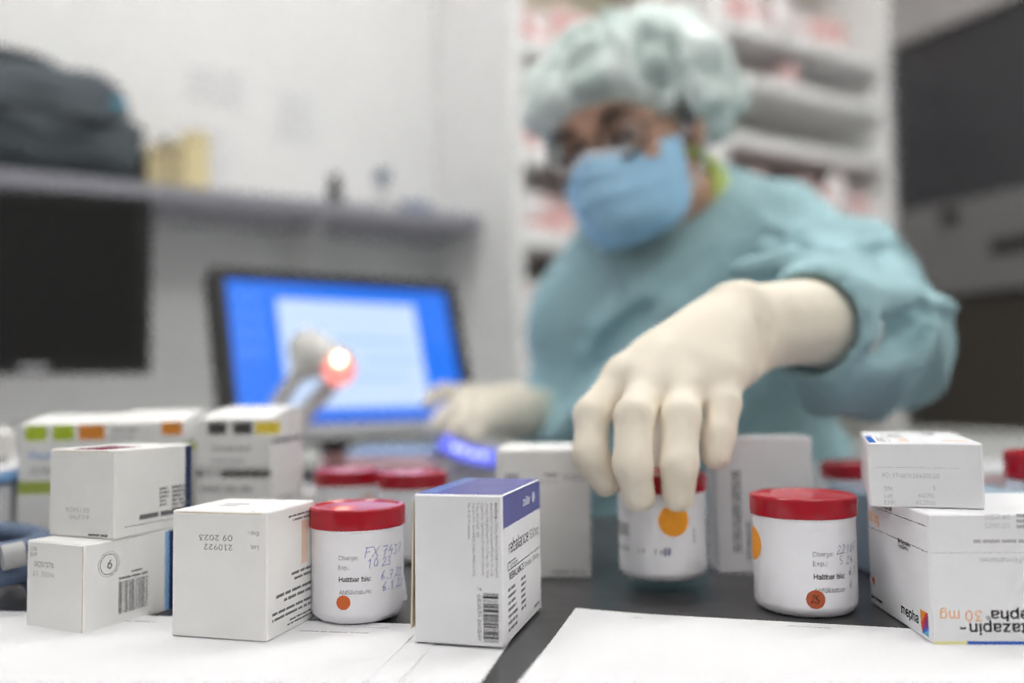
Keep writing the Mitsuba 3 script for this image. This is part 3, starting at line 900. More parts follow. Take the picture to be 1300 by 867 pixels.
c = Carton("white carton with a blue corner print, lying on the large carton at the right front", 0.1705, 0.4190, -0.35, 0.0490, 0.110, 0.0305, 0.0576, "m_carton_cool", seam="none")
f, t, w, d, h = c.front, c.top, c.w, c.d, c.h
c.part("grey_lettering", join(f.text("PC: 07680610420020", w * 0.12, h * 0.46, 0.0021, 0, False, w * 0.50), f.text("SN:", w * 0.13, h * 0.255, 0.0021, 0, False, w * 0.08), f.text("Lot:", w * 0.13, h * 0.145, 0.0021, 0, False, w * 0.08), f.text("EXP:", w * 0.13, h * 0.04, 0.0021, 0, False, w * 0.10),
                              f.text("1", w * 0.56, h * 0.285, 0.0019), f.text("642701", w * 0.43, h * 0.165, 0.0019, 0, False, w * 0.14), f.text("01.2026", w * 0.41, h * 0.055, 0.0019, 0, False, w * 0.165), f.rect(w * 0.06, w * 0.80, h * 0.615, h * 0.62)), "m_ink_pale")
c.part("blue_corner", t.poly([(0.0005, 0.0005), (w * 0.075, 0.0005), (w * 0.075, d * 0.55), (0.0005, d * 0.55)]), "m_blue")
c.part("top_lettering", join(t.text("Tablette", w * 0.11, d * 0.04, 0.0028, 0, True, w * 0.07), t.rect(w * 0.21, w * 0.215, d * 0.06, d * 0.9), t.rect(w * 0.375, w * 0.38, d * 0.06, d * 0.9), t.greek(RNG, w * 0.25, w * 0.36, d * 0.4, d * 0.8, 4, 90), t.greek(RNG, w * 0.10, w * 0.18, d * 0.1, d * 0.5, 3, 90),
                             t.poly([(w * 0.60, d * 0.80), (w * 0.78, d * 0.80), (w * 0.70, d * 0.62)])), "m_ink_grey")
c.part("orange_print", join(t.rect(w * 0.30, w * 0.37, d * 0.08, d * 0.3), t.rect(w * 0.70, w * 0.92, d * 0.12, d * 0.2)), "m_peach")


# ---------------------------------------------------------------- red-lidded jars
def jar(label, x, y, r, h, z=0.0, lid_h=0.0102, group=None):
    k = thing("jar", label, "jar", group)
    M = frame((x, y, z), (1, 0, 0), (0, 1, 0), (0, 0, 1))
    rb = r * 0.955
    fil = 0.0058
    prof = [(0, 0.0008), (rb - fil - 0.002, 0.0008), (rb - fil, 0.0)]
    prof += [(rb - fil + fil * math.sin(t), fil - fil * math.cos(t)) for t in np.linspace(0.12, math.pi / 2, 9)]
    prof += [(rb, h - lid_h - 0.0012), (rb + 0.0006, h - lid_h - 0.0006), (rb + 0.0004, h - lid_h), (rb - 0.002, h - lid_h + 0.001), (rb - 0.002, h - 0.003), (0, h - 0.003)]
    put(k + "__body", lathe(prof, 96, M), "m_jar", 35)
    e = 0.0014
    lp = [(0, h - 0.0028), (r - 0.002, h - 0.0028), (r - 0.0016, h - lid_h + 0.0004), (r - 0.0004, h - lid_h), (r, h - lid_h + 0.0006), (r, h - e)]
    lp += [(r - e + e * math.cos(t), h - e + e * math.sin(t)) for t in np.linspace(0.2, math.pi / 2, 6)]
    lp += [(r * 0.88, h - 0.0001), (r * 0.84, h - 0.0009), (r * 0.5, h - 0.0004), (0, h - 0.0001)]
    put(k + "__lid", lathe(lp, 96, M), "m_lid", 35, label="red screw lid")
    return k, Cyl(x, y, rb)


# left jar with blue handwriting
x = at(454, 670, 0.455)[0]
k, cy = jar("red-lidded jar with blue handwriting, left of the violet-topped carton", x, 0.455, 0.0247, 0.0565, 0.0011)
s0, s1 = cy.sz(425, 720)[0], cy.sz(511, 720)[0]
put(k + "__label", cy.patch(s0 - 0.004, s1 + 0.002, 0.0085, 0.043, curl=0.0018), "m_label", True)
ms = []
for s, px, py, x1 in (("Charge:", 430, 711, 455), ("Exp.:", 430, 723, 443.5), ("Abfülldatum:", 431, 754.5, 471.5)):
    ms.append(cy.text(s, px, py, 0.0021, width=cy.sz(x1, py)[0] - cy.sz(px, py)[0]))
put(k + "__printed_text", join(ms), "m_ink_grey")
put(k + "__bold_text", cy.text("Haltbar bis:", 430.5, 738.5, 0.0023, width=cy.sz(471, 738)[0] - cy.sz(430.5, 738)[0], bold=True), "m_ink")
put(k + "__handwriting", join(handwriting(cy, "FX 7437", 463, 708, 0.0047), handwriting(cy, "10 23", 466, 721, 0.0043, step=.7), handwriting(cy, "6.7.22", 483, 736, 0.0042), handwriting(cy, "6.1.22", 485, 750, 0.0042)), "m_ink_blue")
put(k + "__sticker_dot", cy.disc(436, 765, 0.0035), "m_dot_red", label="orange sticker dot")

# right jar with the brown sticker
x = at(1019, 650, 0.4614)[0]
k, cy = jar("red-lidded jar with a scribbled brown sticker, left of the large right carton", x, 0.4614, 0.0271, 0.0592, 0.0)
s0, s1 = cy.sz(1014, 720)[0], cy.sz(1081, 720)[0]
put(k + "__label", cy.patch(s0, s1 + 0.012, 0.0085, 0.0435), "m_label", True)
ms = []
for s, px, py, x1 in (("Charge:", 1031.5, 706.5, 1057.5), ("Exp.:", 1032, 718.5, 1050), ("Abfülldatum:", 1034, 752.5, 1073)):
    ms.append(cy.text(s, px, py, 0.0023, width=cy.sz(x1, py)[0] - cy.sz(px, py)[0]))
put(k + "__printed_text", join(ms), "m_ink_grey")
put(k + "__bold_text", cy.text("Haltbar bis:", 1033, 735.5, 0.0025, width=cy.sz(1072, 735)[0] - cy.sz(1033, 735)[0], bold=True), "m_ink")
put(k + "__handwriting", join(handwriting(cy, "22107", 1062, 703.5, 0.0042, 0.00026, step=.72), handwriting(cy, "5 26", 1065, 716.5, 0.0040, 0.00026), handwriting(cy, "6.1", 1077, 730, 0.0038, 0.00026), handwriting(cy, "6", 1078, 746, 0.0036, 0.00026)), "m_ink_slate")
put(k + "__sticker_dot", cy.disc(1035.7, 761, 0.0046), "m_dot_brown", label="brown sticker dot with a scribble")
u, v = cy.sz(1035.7, 761)
S = lambda *P: cy.stroke([(u + a * 0.0011, v + b * 0.0011) for a, b in P], 0.0003, 0.00045)
put(k + "__scribble", join(S((-1.6, 1.6), (-.4, 1.9), (-1.2, .2), (-1.9, -1.4), (.2, -1.0)), S((1.7, 2.0), (.3, 1.5), (.5, .4), (1.5, -.4), (.8, -1.8), (-.5, -1.5)), S((-.2, .9), (.9, -.9))), "m_ink")
u, v = cy.sz(960.5, 690)
put(k + "__sticker", cy.disc(0, 0, 0.0085, s=(u - 0.0035, v)), "m_dot_orange", label="orange sticker dot")

# the jar in the gloved hand
HJX, HJY, HJR, HJZ, HJH = at(840, 660, 0.514)[0], 0.514, 0.0264, 0.0070, 0.0595
k, cy = jar("red-lidded jar with a large orange dot, held by the gloved fingers", HJX, HJY, HJR, HJH, HJZ)
put(k + "__label", cy.patch(cy.sz(799, 660)[0], cy.sz(884, 660)[0], HJZ + 0.010, HJZ + 0.046), "m_label", True)
put(k + "__sticker_dot", cy.disc(855.5, 661, 0.0088), "m_dot_orange", label="orange sticker dot")
u0, u1 = cy.sz(786, 670)[0], cy.sz(798, 670)[0]
put(k + "__grey_print", join(cy.patch(u0, u1, cy.sz(792, 679)[1], cy.sz(792, 663)[1], 0.00016)), "m_ink_pale")
u0, v0 = cy.sz(787, 697)
u1, _ = cy.sz(842, 697)
put(k + "__small_print", join(cy.bend(flat_greek(RNG, u0, u1, v0, v0 + 0.0042, 1, 0, .6, 0), 0.00028), cy.bend(flat_greek(RNG, cy.sz(878, 675)[0], cy.sz(883, 675)[0], v0 + 0.006, v0 + 0.016, 1, 90, .4, 0), 0.00028)), "m_ink_pale")
put(k + "__bold_print", cy.bend(join(plain_box(cy.sz(843, 690)[0], cy.sz(846, 690)[0], v0, v0 + 0.0044, 0, 0.0001), plain_box(cy.sz(848, 690)[0], cy.sz(851, 690)[0], v0, v0 + 0.0044, 0, 0.0001)), 0.00028), "m_ink_slate")

# jars standing further back
k, cy = jar("red-lidded jar right behind the jar with blue handwriting", at(441, 620, 0.640)[0], 0.640, 0.0240, 0.0597)
put(k + "__sticker_dot", cy.disc(0, 0, 0.0042, s=(0.016, 0.040)), "m_peach", label="peach sticker dot")
k, cy = jar("red-lidded jar behind and just left of the violet-topped carton", at(524, 620, 0.612)[0], 0.612, 0.0243, 0.0600)
k, cy = jar("red-lidded jar with grey lines, half hidden behind the right stacked cartons", at(1091, 610, 0.626)[0], 0.626, 0.0262, 0.0610)
put(k + "__grey_lines", join(*[cy.patch(-0.016, 0.02, z, z + 0.0025) for z in (0.036, 0.029, 0.0225)]), "m_ink_pale")
put(k + "__sticker_dot", cy.disc(1092, 687, 0.0036), "m_dot_brown", label="brown sticker dot")
k, cy = jar("larger red-lidded jar with a deep lid, at the right edge of the photo", at(1283.5, 600, 0.545)[0] + 0.033, 0.545, 0.033, 0.0725, 0.0, 0.0165)

# blue box and pale carton behind the right stack
k = thing("plastic_tray", "flat light blue glossy tray between the right stacked cartons and the larger jar", "tray")
put(k + "__tray", join(bbox(0.215, 0.312, 0.482, 0.60, 0.0, 0.050, None, 0.002)), "m_tray_blue", 30)
put(k + "__rim", join(plain_box(0.214, 0.3125, 0.481, 0.4835, 0.049, 0.0512)), "m_navy", label="dark rim")
k = thing("carton", "low pale carton with a pink edge behind the light blue tray", "box")
put(k + "__body", bbox(0.27, 0.50, 0.70, 0.79, 0.0, 0.046, None, 0.001), "m_carton_cool")
put(k + "__pink_edge", plain_box(0.271, 0.499, 0.6992, 0.7005, 0.036, 0.042), "m_pink")

# left edge: white tray with a blue rim and a coil of hose
k = thing("storage_box", "white storage box with a blue rim at the left edge, beside the tall cartons", "box")
put(k + "__body", bbox(-0.47, -0.336, 0.565, 0.70, 0.0, 0.060, None, 0.003), "m_carton_cool", 30)
put(k + "__rim", bbox(-0.473, -0.333, 0.562, 0.703, 0.060, 0.0655, None, 0.001), "m_sky_blue")
put(k + "__lid", bbox(-0.470, -0.336, 0.565, 0.70, 0.0655, 0.069, None, 0.001), "m_carton_cool")
k = thing("tape_dispenser", "small white dispenser standing on the storage box at the left edge", "dispenser")
put(k + "__body", bbox(-0.46, -0.362, 0.60, 0.64, 0.0692, 0.095, None, 0.006), "m_light_plastic", 30)
k = thing("hose_coil", "coil of blue-grey hose beside the bottom stacked carton at the left edge", "hose")
a = np.linspace(0, 2 * math.pi * 2.6, 150)
put(k + "__tubing", tube(np.stack([-0.325 + 0.055 * np.cos(a), 0.495 + 0.034 * np.sin(a), 0.0085 + 0.0118 * a / (2 * math.pi)], 1), 0.0062, 12), "m_hose", True)
put(k + "__end_fitting", tube([(-0.274, 0.468, 0.0300), (-0.266, 0.475, 0.0312)], 0.0068, 14), "m_grey_plastic", 30)

# ---------------------------------------------------------------- shelving unit against the back wall
def unit_pt(s, t, z):
    return UNIT + s * E1 + t * E2 + np.array([0, 0, z])


UM = frame(UNIT, E1, E2, (0, 0, 1))
UW, UTOP = 1.075, 1.25
k = thing("shelving_unit", "tall white shelving unit with two bays of small cartons, behind the person", "shelving unit")
put(k + "__side_panel", bbox(0, 0.022, 0, UNIT_D - 0.002, FLOOR, UTOP, UM, 0.001), "m_unit", label="white side panel towards the monitors")
put(k + "__side_panel", bbox(UW - 0.036, UW, 0, UNIT_D - 0.002, FLOOR, UTOP, UM, 0.001), "m_unit")
put(k + "__post", bbox(0.482, 0.528, 0, UNIT_D - 0.012, FLOOR, UTOP, UM, 0.001), "m_unit")
put(k + "__back_panel", plain_box(0.022, UW - 0.036, UNIT_D - 0.012, UNIT_D - 0.004, FLOOR, UTOP, UM), "m_unit_back", label="grey-green back panel")
put(k + "__top_board", bbox(0.0, UW, 0, UNIT_D - 0.002, UTOP, UTOP + 0.02, UM, 0.001), "m_unit")


def shelf_z(px, py, s):
    """Height of a shelf's front edge seen at (px, py) at distance s along the unit's front."""
    return at(px, py, unit_pt(s, 0, 0)[1])[2]


LEFT_Z = [shelf_z(690, v, 0.03) for v in (45, 186, 292, 384, 470)]
RIGHT_Z = [shelf_z(947, v, 0.53) for v in (18, 84, 163, 250, 345, 440)]
left_boards, right_boards = [], []
for z in LEFT_Z:
    put(k + "__shelf", bbox(0.022, 0.482, 0.004, UNIT_D - 0.013, z - 0.030, z, UM, 0.001), "m_unit")
for z in RIGHT_Z:
    put(k + "__shelf", bbox(0.528, UW - 0.036, 0.004, UNIT_D - 0.013, z - 0.030, z, UM, 0.001), "m_unit")

# cartons on the shelves: each one is its own thing, with a printed stripe
rng = np.random.default_rng(11)
ORD = "first second third fourth fifth sixth seventh eighth ninth tenth eleventh twelfth".split()
ROWS = [  # (board height, s from, s to, how many, mean height, label, group, front t)
    (LEFT_Z[0], 0.03, 0.475, 11, 0.085, "{} small carton from the left on the left bay's top shelf, behind the cap", "cartons on the left bay's top shelf"),
    (LEFT_Z[1], 0.03, 0.10, 2, 0.080, "{} small carton from the left, beside the cap on the left bay's second shelf", "cartons left of the cap"),
    (LEFT_Z[1], 0.36, 0.475, 3, 0.12, "{} small carton right of the cap, on the left bay's second shelf", "cartons right of the cap"),
    (LEFT_Z[2], 0.03, 0.475, 10, 0.072, "{} small carton from the left on the left bay's shelf beside the blue mask", "cartons beside the mask"),
    (LEFT_Z[3], 0.03, 0.475, 9, 0.052, "{} low carton from the left on the shelf just below the blue mask", "cartons above the shoulder"),
    (LEFT_Z[4], 0.03, 0.475, 8, 0.07, "{} small carton from the left on the left bay's shelf behind the gown", "cartons behind the gown"),
    (RIGHT_Z[0], 0.535, 0.94, 9, 0.080, "{} small carton from the post on the right bay's topmost shelf", "cartons on the right bay's top shelf"),
    (RIGHT_Z[1], 0.735, 0.775, 1, 0.060, "single rose carton standing alone on the second shelf of the right bay", None),
    (RIGHT_Z[2], 0.530, 0.560, 1, 0.050, "single pink carton against the post on the right bay's third shelf", None),
    (RIGHT_Z[3], 0.535, 1.03, 12, 0.066, "{} small carton from the post on the shelf just above the raised shoulder", "cartons above the raised shoulder"),
    (RIGHT_Z[4], 0.535, 1.03, 11, 0.060, "{} small carton from the post on the shelf behind the raised arm", "cartons behind the raised arm"),
    (RIGHT_Z[5], 0.535, 1.03, 11, 0.060, "{} small carton from the post on the right bay's lowest filled shelf", "cartons on the lowest shelf in view"),
]
for z, s0, s1, n, hh, lab, grp in ROWS:
    edges = np.linspace(s0, s1, n + 1)
    for i in range(n):
        kk = thing("medicine_carton", lab.format(ORD[i]), "box", grp)
        hi = min(hh * (0.82 + 0.36 * rng.random()), 0.125)
        t0 = 0.015 + 0.03 * rng.random()
        w0, w1 = edges[i] + 0.001, edges[i + 1] - 0.0015
        pale = rng.random() < 0.42
        put(kk + "__body", plain_box(w0, w1, t0, t0 + 0.13, z + 0.0006, z + hi, UM), "m_pack_white" if pale else "m_pack_rose")
        a = 0.2 + 0.4 * rng.random()
        put(kk + "__stripe", plain_box(w0 + 0.0005, w1 - 0.0005, t0 - 0.0006, t0 + 0.001, z + hi * a, z + hi * (a + (0.16 if pale else 0.25)), UM), "m_pack_red" if not pale or rng.random() < .5 else "m_pack_rose")
k = thing("white_bottle", "white bottle standing in the row of rose cartons above the raised shoulder", "bottle")
put(k + "__body", lathe([(0, 0), (0.019, 0), (0.021, 0.004), (0.021, 0.068), (0.017, 0.078), (0.012, 0.082), (0.012, 0.086), (0, 0.086)], 24, frame(unit_pt(0.865, 0.006, RIGHT_Z[3] + 0.0006), (1, 0, 0), (0, 1, 0), (0, 0, 1))), "m_pack_white", 40)
k = thing("white_bottle", "white bottle standing before the cartons on the topmost shelf of the right bay", "bottle")
put(k + "__body", lathe([(0, 0), (0.016, 0), (0.018, 0.004), (0.018, 0.088), (0.014, 0.098), (0.010, 0.102), (0.010, 0.106), (0, 0.106)], 24, frame(unit_pt(0.70, 0.006, RIGHT_Z[0] + 0.0006) - 0.0 * E2, (1, 0, 0), (0, 1, 0), (0, 0, 1))), "m_pack_white", 40)

# ---------------------------------------------------------------- grey shelf on the left wall and what stands on it
SH_Z = 0.452
SH_D = 0.21
k = thing("wall_shelf", "long grey shelf board on the wall above the monitors", "shelf")
put(k + "__board", bbox(-1.55, -0.004, -SH_D, -0.004, SH_Z - 0.024, SH_Z, RM, 0.001), "m_shelf_grey")
for s in (-0.30, -1.15):
    put(k + "__bracket", join(bbox(s - 0.012, s + 0.012, -0.020, -0.001, SH_Z - 0.20, SH_Z - 0.024, RM, 0.001)), "m_unit", label="white bracket upright")
    g = trimesh.creation.extrude_polygon(_Poly([(-0.018, SH_Z - 0.025), (-SH_D + 0.03, SH_Z - 0.025), (-SH_D + 0.03, SH_Z - 0.035), (-0.018, SH_Z - 0.11)]), 0.004, engine="earcut")
    g.apply_transform(RM @ frame((s - 0.002, 0, 0), (0, 1, 0), (0, 0, 1), (1, 0, 0)))
    put(k + "__bracket_arm", g, "m_unit")
struct("trim_1", bbox(-0.075, -0.045, -0.012, 0.0, FLOOR, SH_Z - 0.03, RM, 0.001), "m_unit", label="white wall rail beside the shelving unit")


def on_shelf(px, t=-0.12):
    """Foot point on the shelf at image column px."""
    d = ray(px, 240)[:2]
    o = (WALL + t * E2)[:2]
    A = np.array([[d[0], -E1[0]], [d[1], -E1[1]]])
    y, s = np.linalg.solve(A, o)
    return s


# the dark bag
k = thing("shoulder_bag", "dark slate-grey soft bag lying on the wall shelf above the black monitor", "bag")
sR = on_shelf(176, -0.11)
bw = 0.46
bh = at(70, 86, (WALL + (sR - 0.16) * E1 - 0.11 * E2)[1])[2] - SH_Z
G, lo = grid_points((-bw - 0.04, -0.13, -0.03), (0.05, 0.13, bh + 0.04), 0.006)


def rbox(p, c, r, k):
    q = np.abs(p - np.asarray(c, np.float32)) - (np.asarray(r, np.float32) - k)
    return np.linalg.norm(np.maximum(q, 0), axis=-1) + np.minimum(q.max(-1), 0) - k


D = rbox(G, (-bw / 2, 0, bh * 0.29), (bw / 2, 0.098, bh * 0.285), 0.035)
D = smin(D, rbox(G, (-bw / 2 - 0.010, 0.004, bh * 0.62), (bw / 2 - 0.010, 0.088, bh * 0.375), 0.066), 0.014)
D = D + 0.004 * np.sin(G[..., 0] * 55 + G[..., 2] * 40) * np.clip(1 - np.abs(G[..., 2] - bh * .5) / bh, 0, 1)
BM = RM @ frame((sR, -0.108, SH_Z + 0.001), (1, 0, 0), (0, 1, 0), (0, 0, 1))
mb = surface_nets(D, lo, 0.006)
mb.apply_translation((0, 0, -mb.bounds[0][2]))
mb.apply_transform(BM)
put(k + "__body", mb, "m_bag", True)
zz = bh * 0.50
path = np.array([(-bw + 0.03, -0.094, zz), (-bw * 0.6, -0.097, zz + .004), (-0.05, -0.095, zz - .004), (-0.012, -0.06, zz), (-0.006, 0.02, zz)])
sm = tube(spline(path, 40), 0.006, 8)
sm.apply_transform(BM)
put(k + "__zip_seam", sm, "m_bag_trim", True)
hd = tube(spline([(-bw * 0.72, -0.02, bh * 0.985), (-bw * 0.66, -0.02, bh * 1.04), (-bw * 0.5, -0.02, bh * 1.055), (-bw * 0.34, -0.02, bh * 1.04), (-bw * 0.28, -0.02, bh * 0.985)], 30), 0.009, 8)
hd.apply_transform(BM)
put(k + "__carry_handle", hd, "m_bag_trim", True)
tg = bbox(-0.052, -0.030, -0.1015, -0.094, bh * 0.60, bh * 0.66, BM, 0.001)
put(k + "__tag", tg, "m_teal_print")

# tan boxes beside the bag
for i, (p0, p1, ptop, m, lab) in enumerate(((186, 213, 184, "m_tan", "narrow tan box on the wall shelf, next to the slate-grey bag"), (214, 232, 180, "m_tan", "middle tan box on the wall shelf, between the narrow tan box and the straw-yellow one"), (233, 266, 167, "m_straw", "straw-yellow box at the right end of the tan boxes on the wall shelf"))):
    k = thing("storage_box", lab, "box")
    s0, s1 = on_shelf(p0, -0.19), on_shelf(p1, -0.19)
    hz = at((p0 + p1) / 2, ptop, (WALL + (s0 + s1) / 2 * E1 - 0.19 * E2)[1])[2]
    put(k + "__body", bbox(s0 + 0.0005, s1 - 0.0005, -0.19, -0.06, SH_Z + 0.0005, hz, RM, 0.0015), m)
    put(k + "__lid_line", plain_box(s0, s1, -0.1908, -0.189, hz - 0.016, hz - 0.014, RM), "m_dark_brown")
    if i == 0:
        tz = hz
        k = thing("black_clip", "small black clip lying on top of the narrow tan box", "clip")
        sm = (on_shelf(203, -0.16) + on_shelf(216, -0.16)) / 2
        put(k + "__jaw", bbox(sm - 0.010, sm + 0.010, -0.17, -0.14, tz + 0.0002, tz + 0.012, RM, 0.002), "m_black_plastic")
        put(k + "__grip", bbox(sm - 0.005, sm + 0.005, -0.165, -0.145, tz + 0.012, tz + 0.022, RM, 0.002), "m_black_plastic")

# small things on the right of the shelf
k = thing("black_bottle", "small black bottle standing on the right part of the wall shelf", "bottle")
s = on_shelf(425, -0.15)
put(k + "__body", lathe([(0, 0), (0.013, 0), (0.014, 0.002), (0.014, 0.035), (0.008, 0.042), (0.008, 0.046), (0, 0.046)], 24, RM @ frame((s, -0.15, SH_Z + 0.0003), (1, 0, 0), (0, 1, 0), (0, 0, 1))), "m_black_plastic", 40)
put(k + "__cap", lathe([(0, 0.046), (0.0105, 0.046), (0.0105, 0.060), (0, 0.060)], 24, RM @ frame((s, -0.15, SH_Z + 0.0003), (1, 0, 0), (0, 1, 0), (0, 0, 1))), "m_black_plastic", 40)
k = thing("desk_stapler", "small chrome and grey desk tool standing on the wall shelf, right of the black bottle", "stapler")
s = on_shelf(485, -0.15)
put(k + "__base", bbox(s - 0.035, s + 0.028, -0.172, -0.130, SH_Z + 0.0003, SH_Z + 0.012, RM, 0.002), "m_light_plastic")
put(k + "__post", bbox(s - 0.006, s + 0.006, -0.158, -0.146, SH_Z + 0.012, SH_Z + 0.060, RM, 0.002), "m_metal")
put(k + "__arm", bbox(s - 0.012, s + 0.012, -0.165, -0.14, SH_Z + 0.058, SH_Z + 0.080, RM, 0.003), "m_hose")
k = thing("computer_mouse", "dark blue-grey mouse lying at the right end of the wall shelf", "mouse")
s = on_shelf(530, -0.15)
G, lo = grid_points((-0.06, -0.05, -0.02), (0.06, 0.05, 0.05), 0.004)
D = np.maximum(ellipsoid(G, (0, 0, 0), (0.048, 0.034, 0.030)), -G[..., 2])
mm = surface_nets(D, lo, 0.004)
mm.apply_transform(RM @ frame((s, -0.14, SH_Z + 0.001), (1, 0, 0), (0, 1, 0), (0, 0, 1)))
put(k + "__shell", mm, "m_hose", True)
put(k + "__wheel", bbox(s - 0.034, s - 0.022, -0.1425, -0.1375, SH_Z + 0.020, SH_Z + 0.028, RM, 0.001), "m_black_plastic")

# notices on the wall
for i, (s, z0, z1, wd, lab) in enumerate(((-0.455, 0.655, 0.735, 0.115, "sheet with a faint grey table pinned to the wall above the shelf"), (-0.47, 0.50, 0.63, 0.11, "pale sheet of notes on the wall just above the wall shelf"), (-0.30, 0.60, 0.715, 0.085, "smaller pale sheet of notes, right of the other wall notes"))):
    k = thing("wall_notice", lab, "notice")
    put(k + "__sheet", plain_box(s - wd / 2, s + wd / 2, -0.0012, -0.0004, z0, z1, RM), "m_paper")
    Fn = Face(WALL + (s - wd / 2) * E1 - 0.0013 * E2 + np.array([0, 0, z0]), E1, (0, 0, 1), -E2)
    put(k + "__printed_rows", join(Fn.greek(rng, wd * 0.08, wd * 0.92, (z1 - z0) * 0.1, (z1 - z0) * 0.9, 7 if i else 4, 0, .4 if i else .5, .3 if i else .05)), "m_ink_faint", kind="stuff")

# ---------------------------------------------------------------- black monitor at the left
k = thing("monitor", "large black monitor, switched off, at the left edge under the wall shelf", "monitor")
yawm = math.radians(17)
tr = at(190, 250, 1.10)
br = at(193, 474, 1.10)
mw, mh = 0.44, tr[2] - br[2]
MM = frame((tr[0], tr[1], br[2]), (math.cos(yawm), math.sin(yawm), 0), (-math.sin(yawm), math.cos(yawm), 0), (0, 0, 1))
put(k + "__housing", bbox(-mw, 0, 0.004, 0.040, 0, mh, MM, 0.003), "m_black_plastic")
put(k + "__bezel", join(plain_box(-mw, 0, 0, 0.006, 0, 0.018, MM), plain_box(-mw, 0, 0, 0.006, mh - 0.014, mh, MM), plain_box(-mw, -mw + 0.014, 0, 0.006, 0.018, mh - 0.014, MM), plain_box(-0.014, 0, 0, 0.006, 0.018, mh - 0.014, MM)), "m_black_plastic")
put(k + "__screen", plain_box(-mw + 0.014, -0.014, 0.002, 0.0045, 0.018, mh - 0.014, MM), "m_black_screen")
put(k + "__badge", plain_box(-mw * 0.33, -mw * 0.26, -0.0008, 0.001, 0.004, 0.012, MM), "m_metal", label="pale badge under the screen")
put(k + "__stand_neck", bbox(-mw / 2 - 0.03, -mw / 2 + 0.03, 0.012, 0.034, -br[2] + 0.012, 0.03, MM, 0.003), "m_black_plastic")
put(k + "__stand_foot", bbox(-mw / 2 - 0.11, -mw / 2 + 0.11, -0.07, 0.09, -br[2] + 0.0003, -br[2] + 0.014, MM, 0.004), "m_black_plastic")

# ---------------------------------------------------------------- touch screen (lit)
k = thing("touch_screen", "tilted black-framed touch screen showing a blue desktop with a pale window", "screen")
sx, sy, sz, syaw, stilt, sw, sh_ = -0.2077, 1.1233, 0.1683, 0.6152, 0.3143, 0.3113, 0.1877
sa = np.array([math.cos(syaw), math.sin(syaw), 0])
sn = np.array([math.sin(syaw), -math.cos(syaw), 0])
st = math.cos(stilt) * np.array([0, 0, 1.0]) - math.sin(stilt) * sn
sN = np.cross(sa, st)
SM = frame((sx, sy, sz), sa, st, sN)                       # x right, y up the screen, z out of it
put(k + "__housing", bbox(-sw / 2 - 0.017, sw / 2 + 0.017, -sh_ / 2 - 0.020, sh_ / 2 + 0.015, -0.030, -0.002, SM, 0.004), "m_black_plastic")
b0 = 0.017
put(k + "__bezel", join(plain_box(-sw / 2 - b0, sw / 2 + b0, sh_ / 2, sh_ / 2 + 0.015, -0.002, 0.003, SM), plain_box(-sw / 2 - b0, -sw / 2, -sh_ / 2, sh_ / 2, -0.002, 0.003, SM), plain_box(sw / 2, sw / 2 + b0, -sh_ / 2, sh_ / 2, -0.002, 0.003, SM)), "m_black_plastic")
put(k + "__lower_bezel", plain_box(-sw / 2 - b0, sw / 2 + b0, -sh_ / 2 - 0.020, -sh_ / 2, -0.002, 0.004, SM), "m_grey_plastic", label="grey lower edge of the frame")
SB = 1.2
put(k + "__display", plain_box(-sw / 2, sw / 2, -sh_ / 2, sh_ / 2, -0.002, 0.0, SM), "m_black_screen", emit=(0.012 * SB, 0.17 * SB, 0.85 * SB), label="blue desktop")
wx0, wx1, wy0, wy1 = -sw * 0.30, sw * 0.33, -sh_ * 0.40, sh_ * 0.38
put(k + "__display_window", plain_box(wx0, wx1, wy0, wy1, 0.0001, 0.0006, SM), "m_black_screen", emit=(0.55 * SB, 0.70 * SB, 0.95 * SB), label="pale window on the display")
put(k + "__window_rows", join(*[plain_box(wx0 + (wx1 - wx0) * a, wx0 + (wx1 - wx0) * b, wy0 + (wy1 - wy0) * c - 0.003, wy0 + (wy1 - wy0) * c + 0.003, 0.0007, 0.0010, SM) for a, b, c in ((.35, .92, .62), (.55, .95, .44), (.10, .30, .70), (.45, .85, .28))]), "m_black_screen", emit=(0.36 * SB, 0.55 * SB, 0.90 * SB), kind="stuff")
put(k + "__taskbar", plain_box(-sw / 2, sw / 2, -sh_ / 2, -sh_ * 0.455, 0.0001, 0.0006, SM), "m_black_screen", emit=(0.008 * SB, 0.12 * SB, 0.70 * SB))
put(k + "__desktop_icons", join(*[plain_box(-sw * 0.46 + i * 0.018, -sw * 0.46 + i * 0.018 + 0.009, sh_ * (0.36 - j * 0.13), sh_ * (0.36 - j * 0.13) + 0.009, 0.0001, 0.0006, SM) for i in range(2) for j in range(4)]), "m_black_screen", emit=(0.10 * SB, 0.30 * SB, 0.85 * SB), kind="stuff")
nk = (SM @ np.array([0, -0.03, -0.03, 1]))[:3]
put(k + "__stand_neck", tube([(nk[0], nk[1], nk[2]), (nk[0] - 0.02, nk[1] + 0.03, 0.05), (nk[0] - 0.02, nk[1] + 0.03, 0.012)], 0.020, 16), "m_black_plastic", 40)
put(k + "__stand_foot", bbox(nk[0] - 0.11, nk[0] + 0.07, nk[1] - 0.05, nk[1] + 0.11, 0.0003, 0.013, None, 0.004), "m_black_plastic")

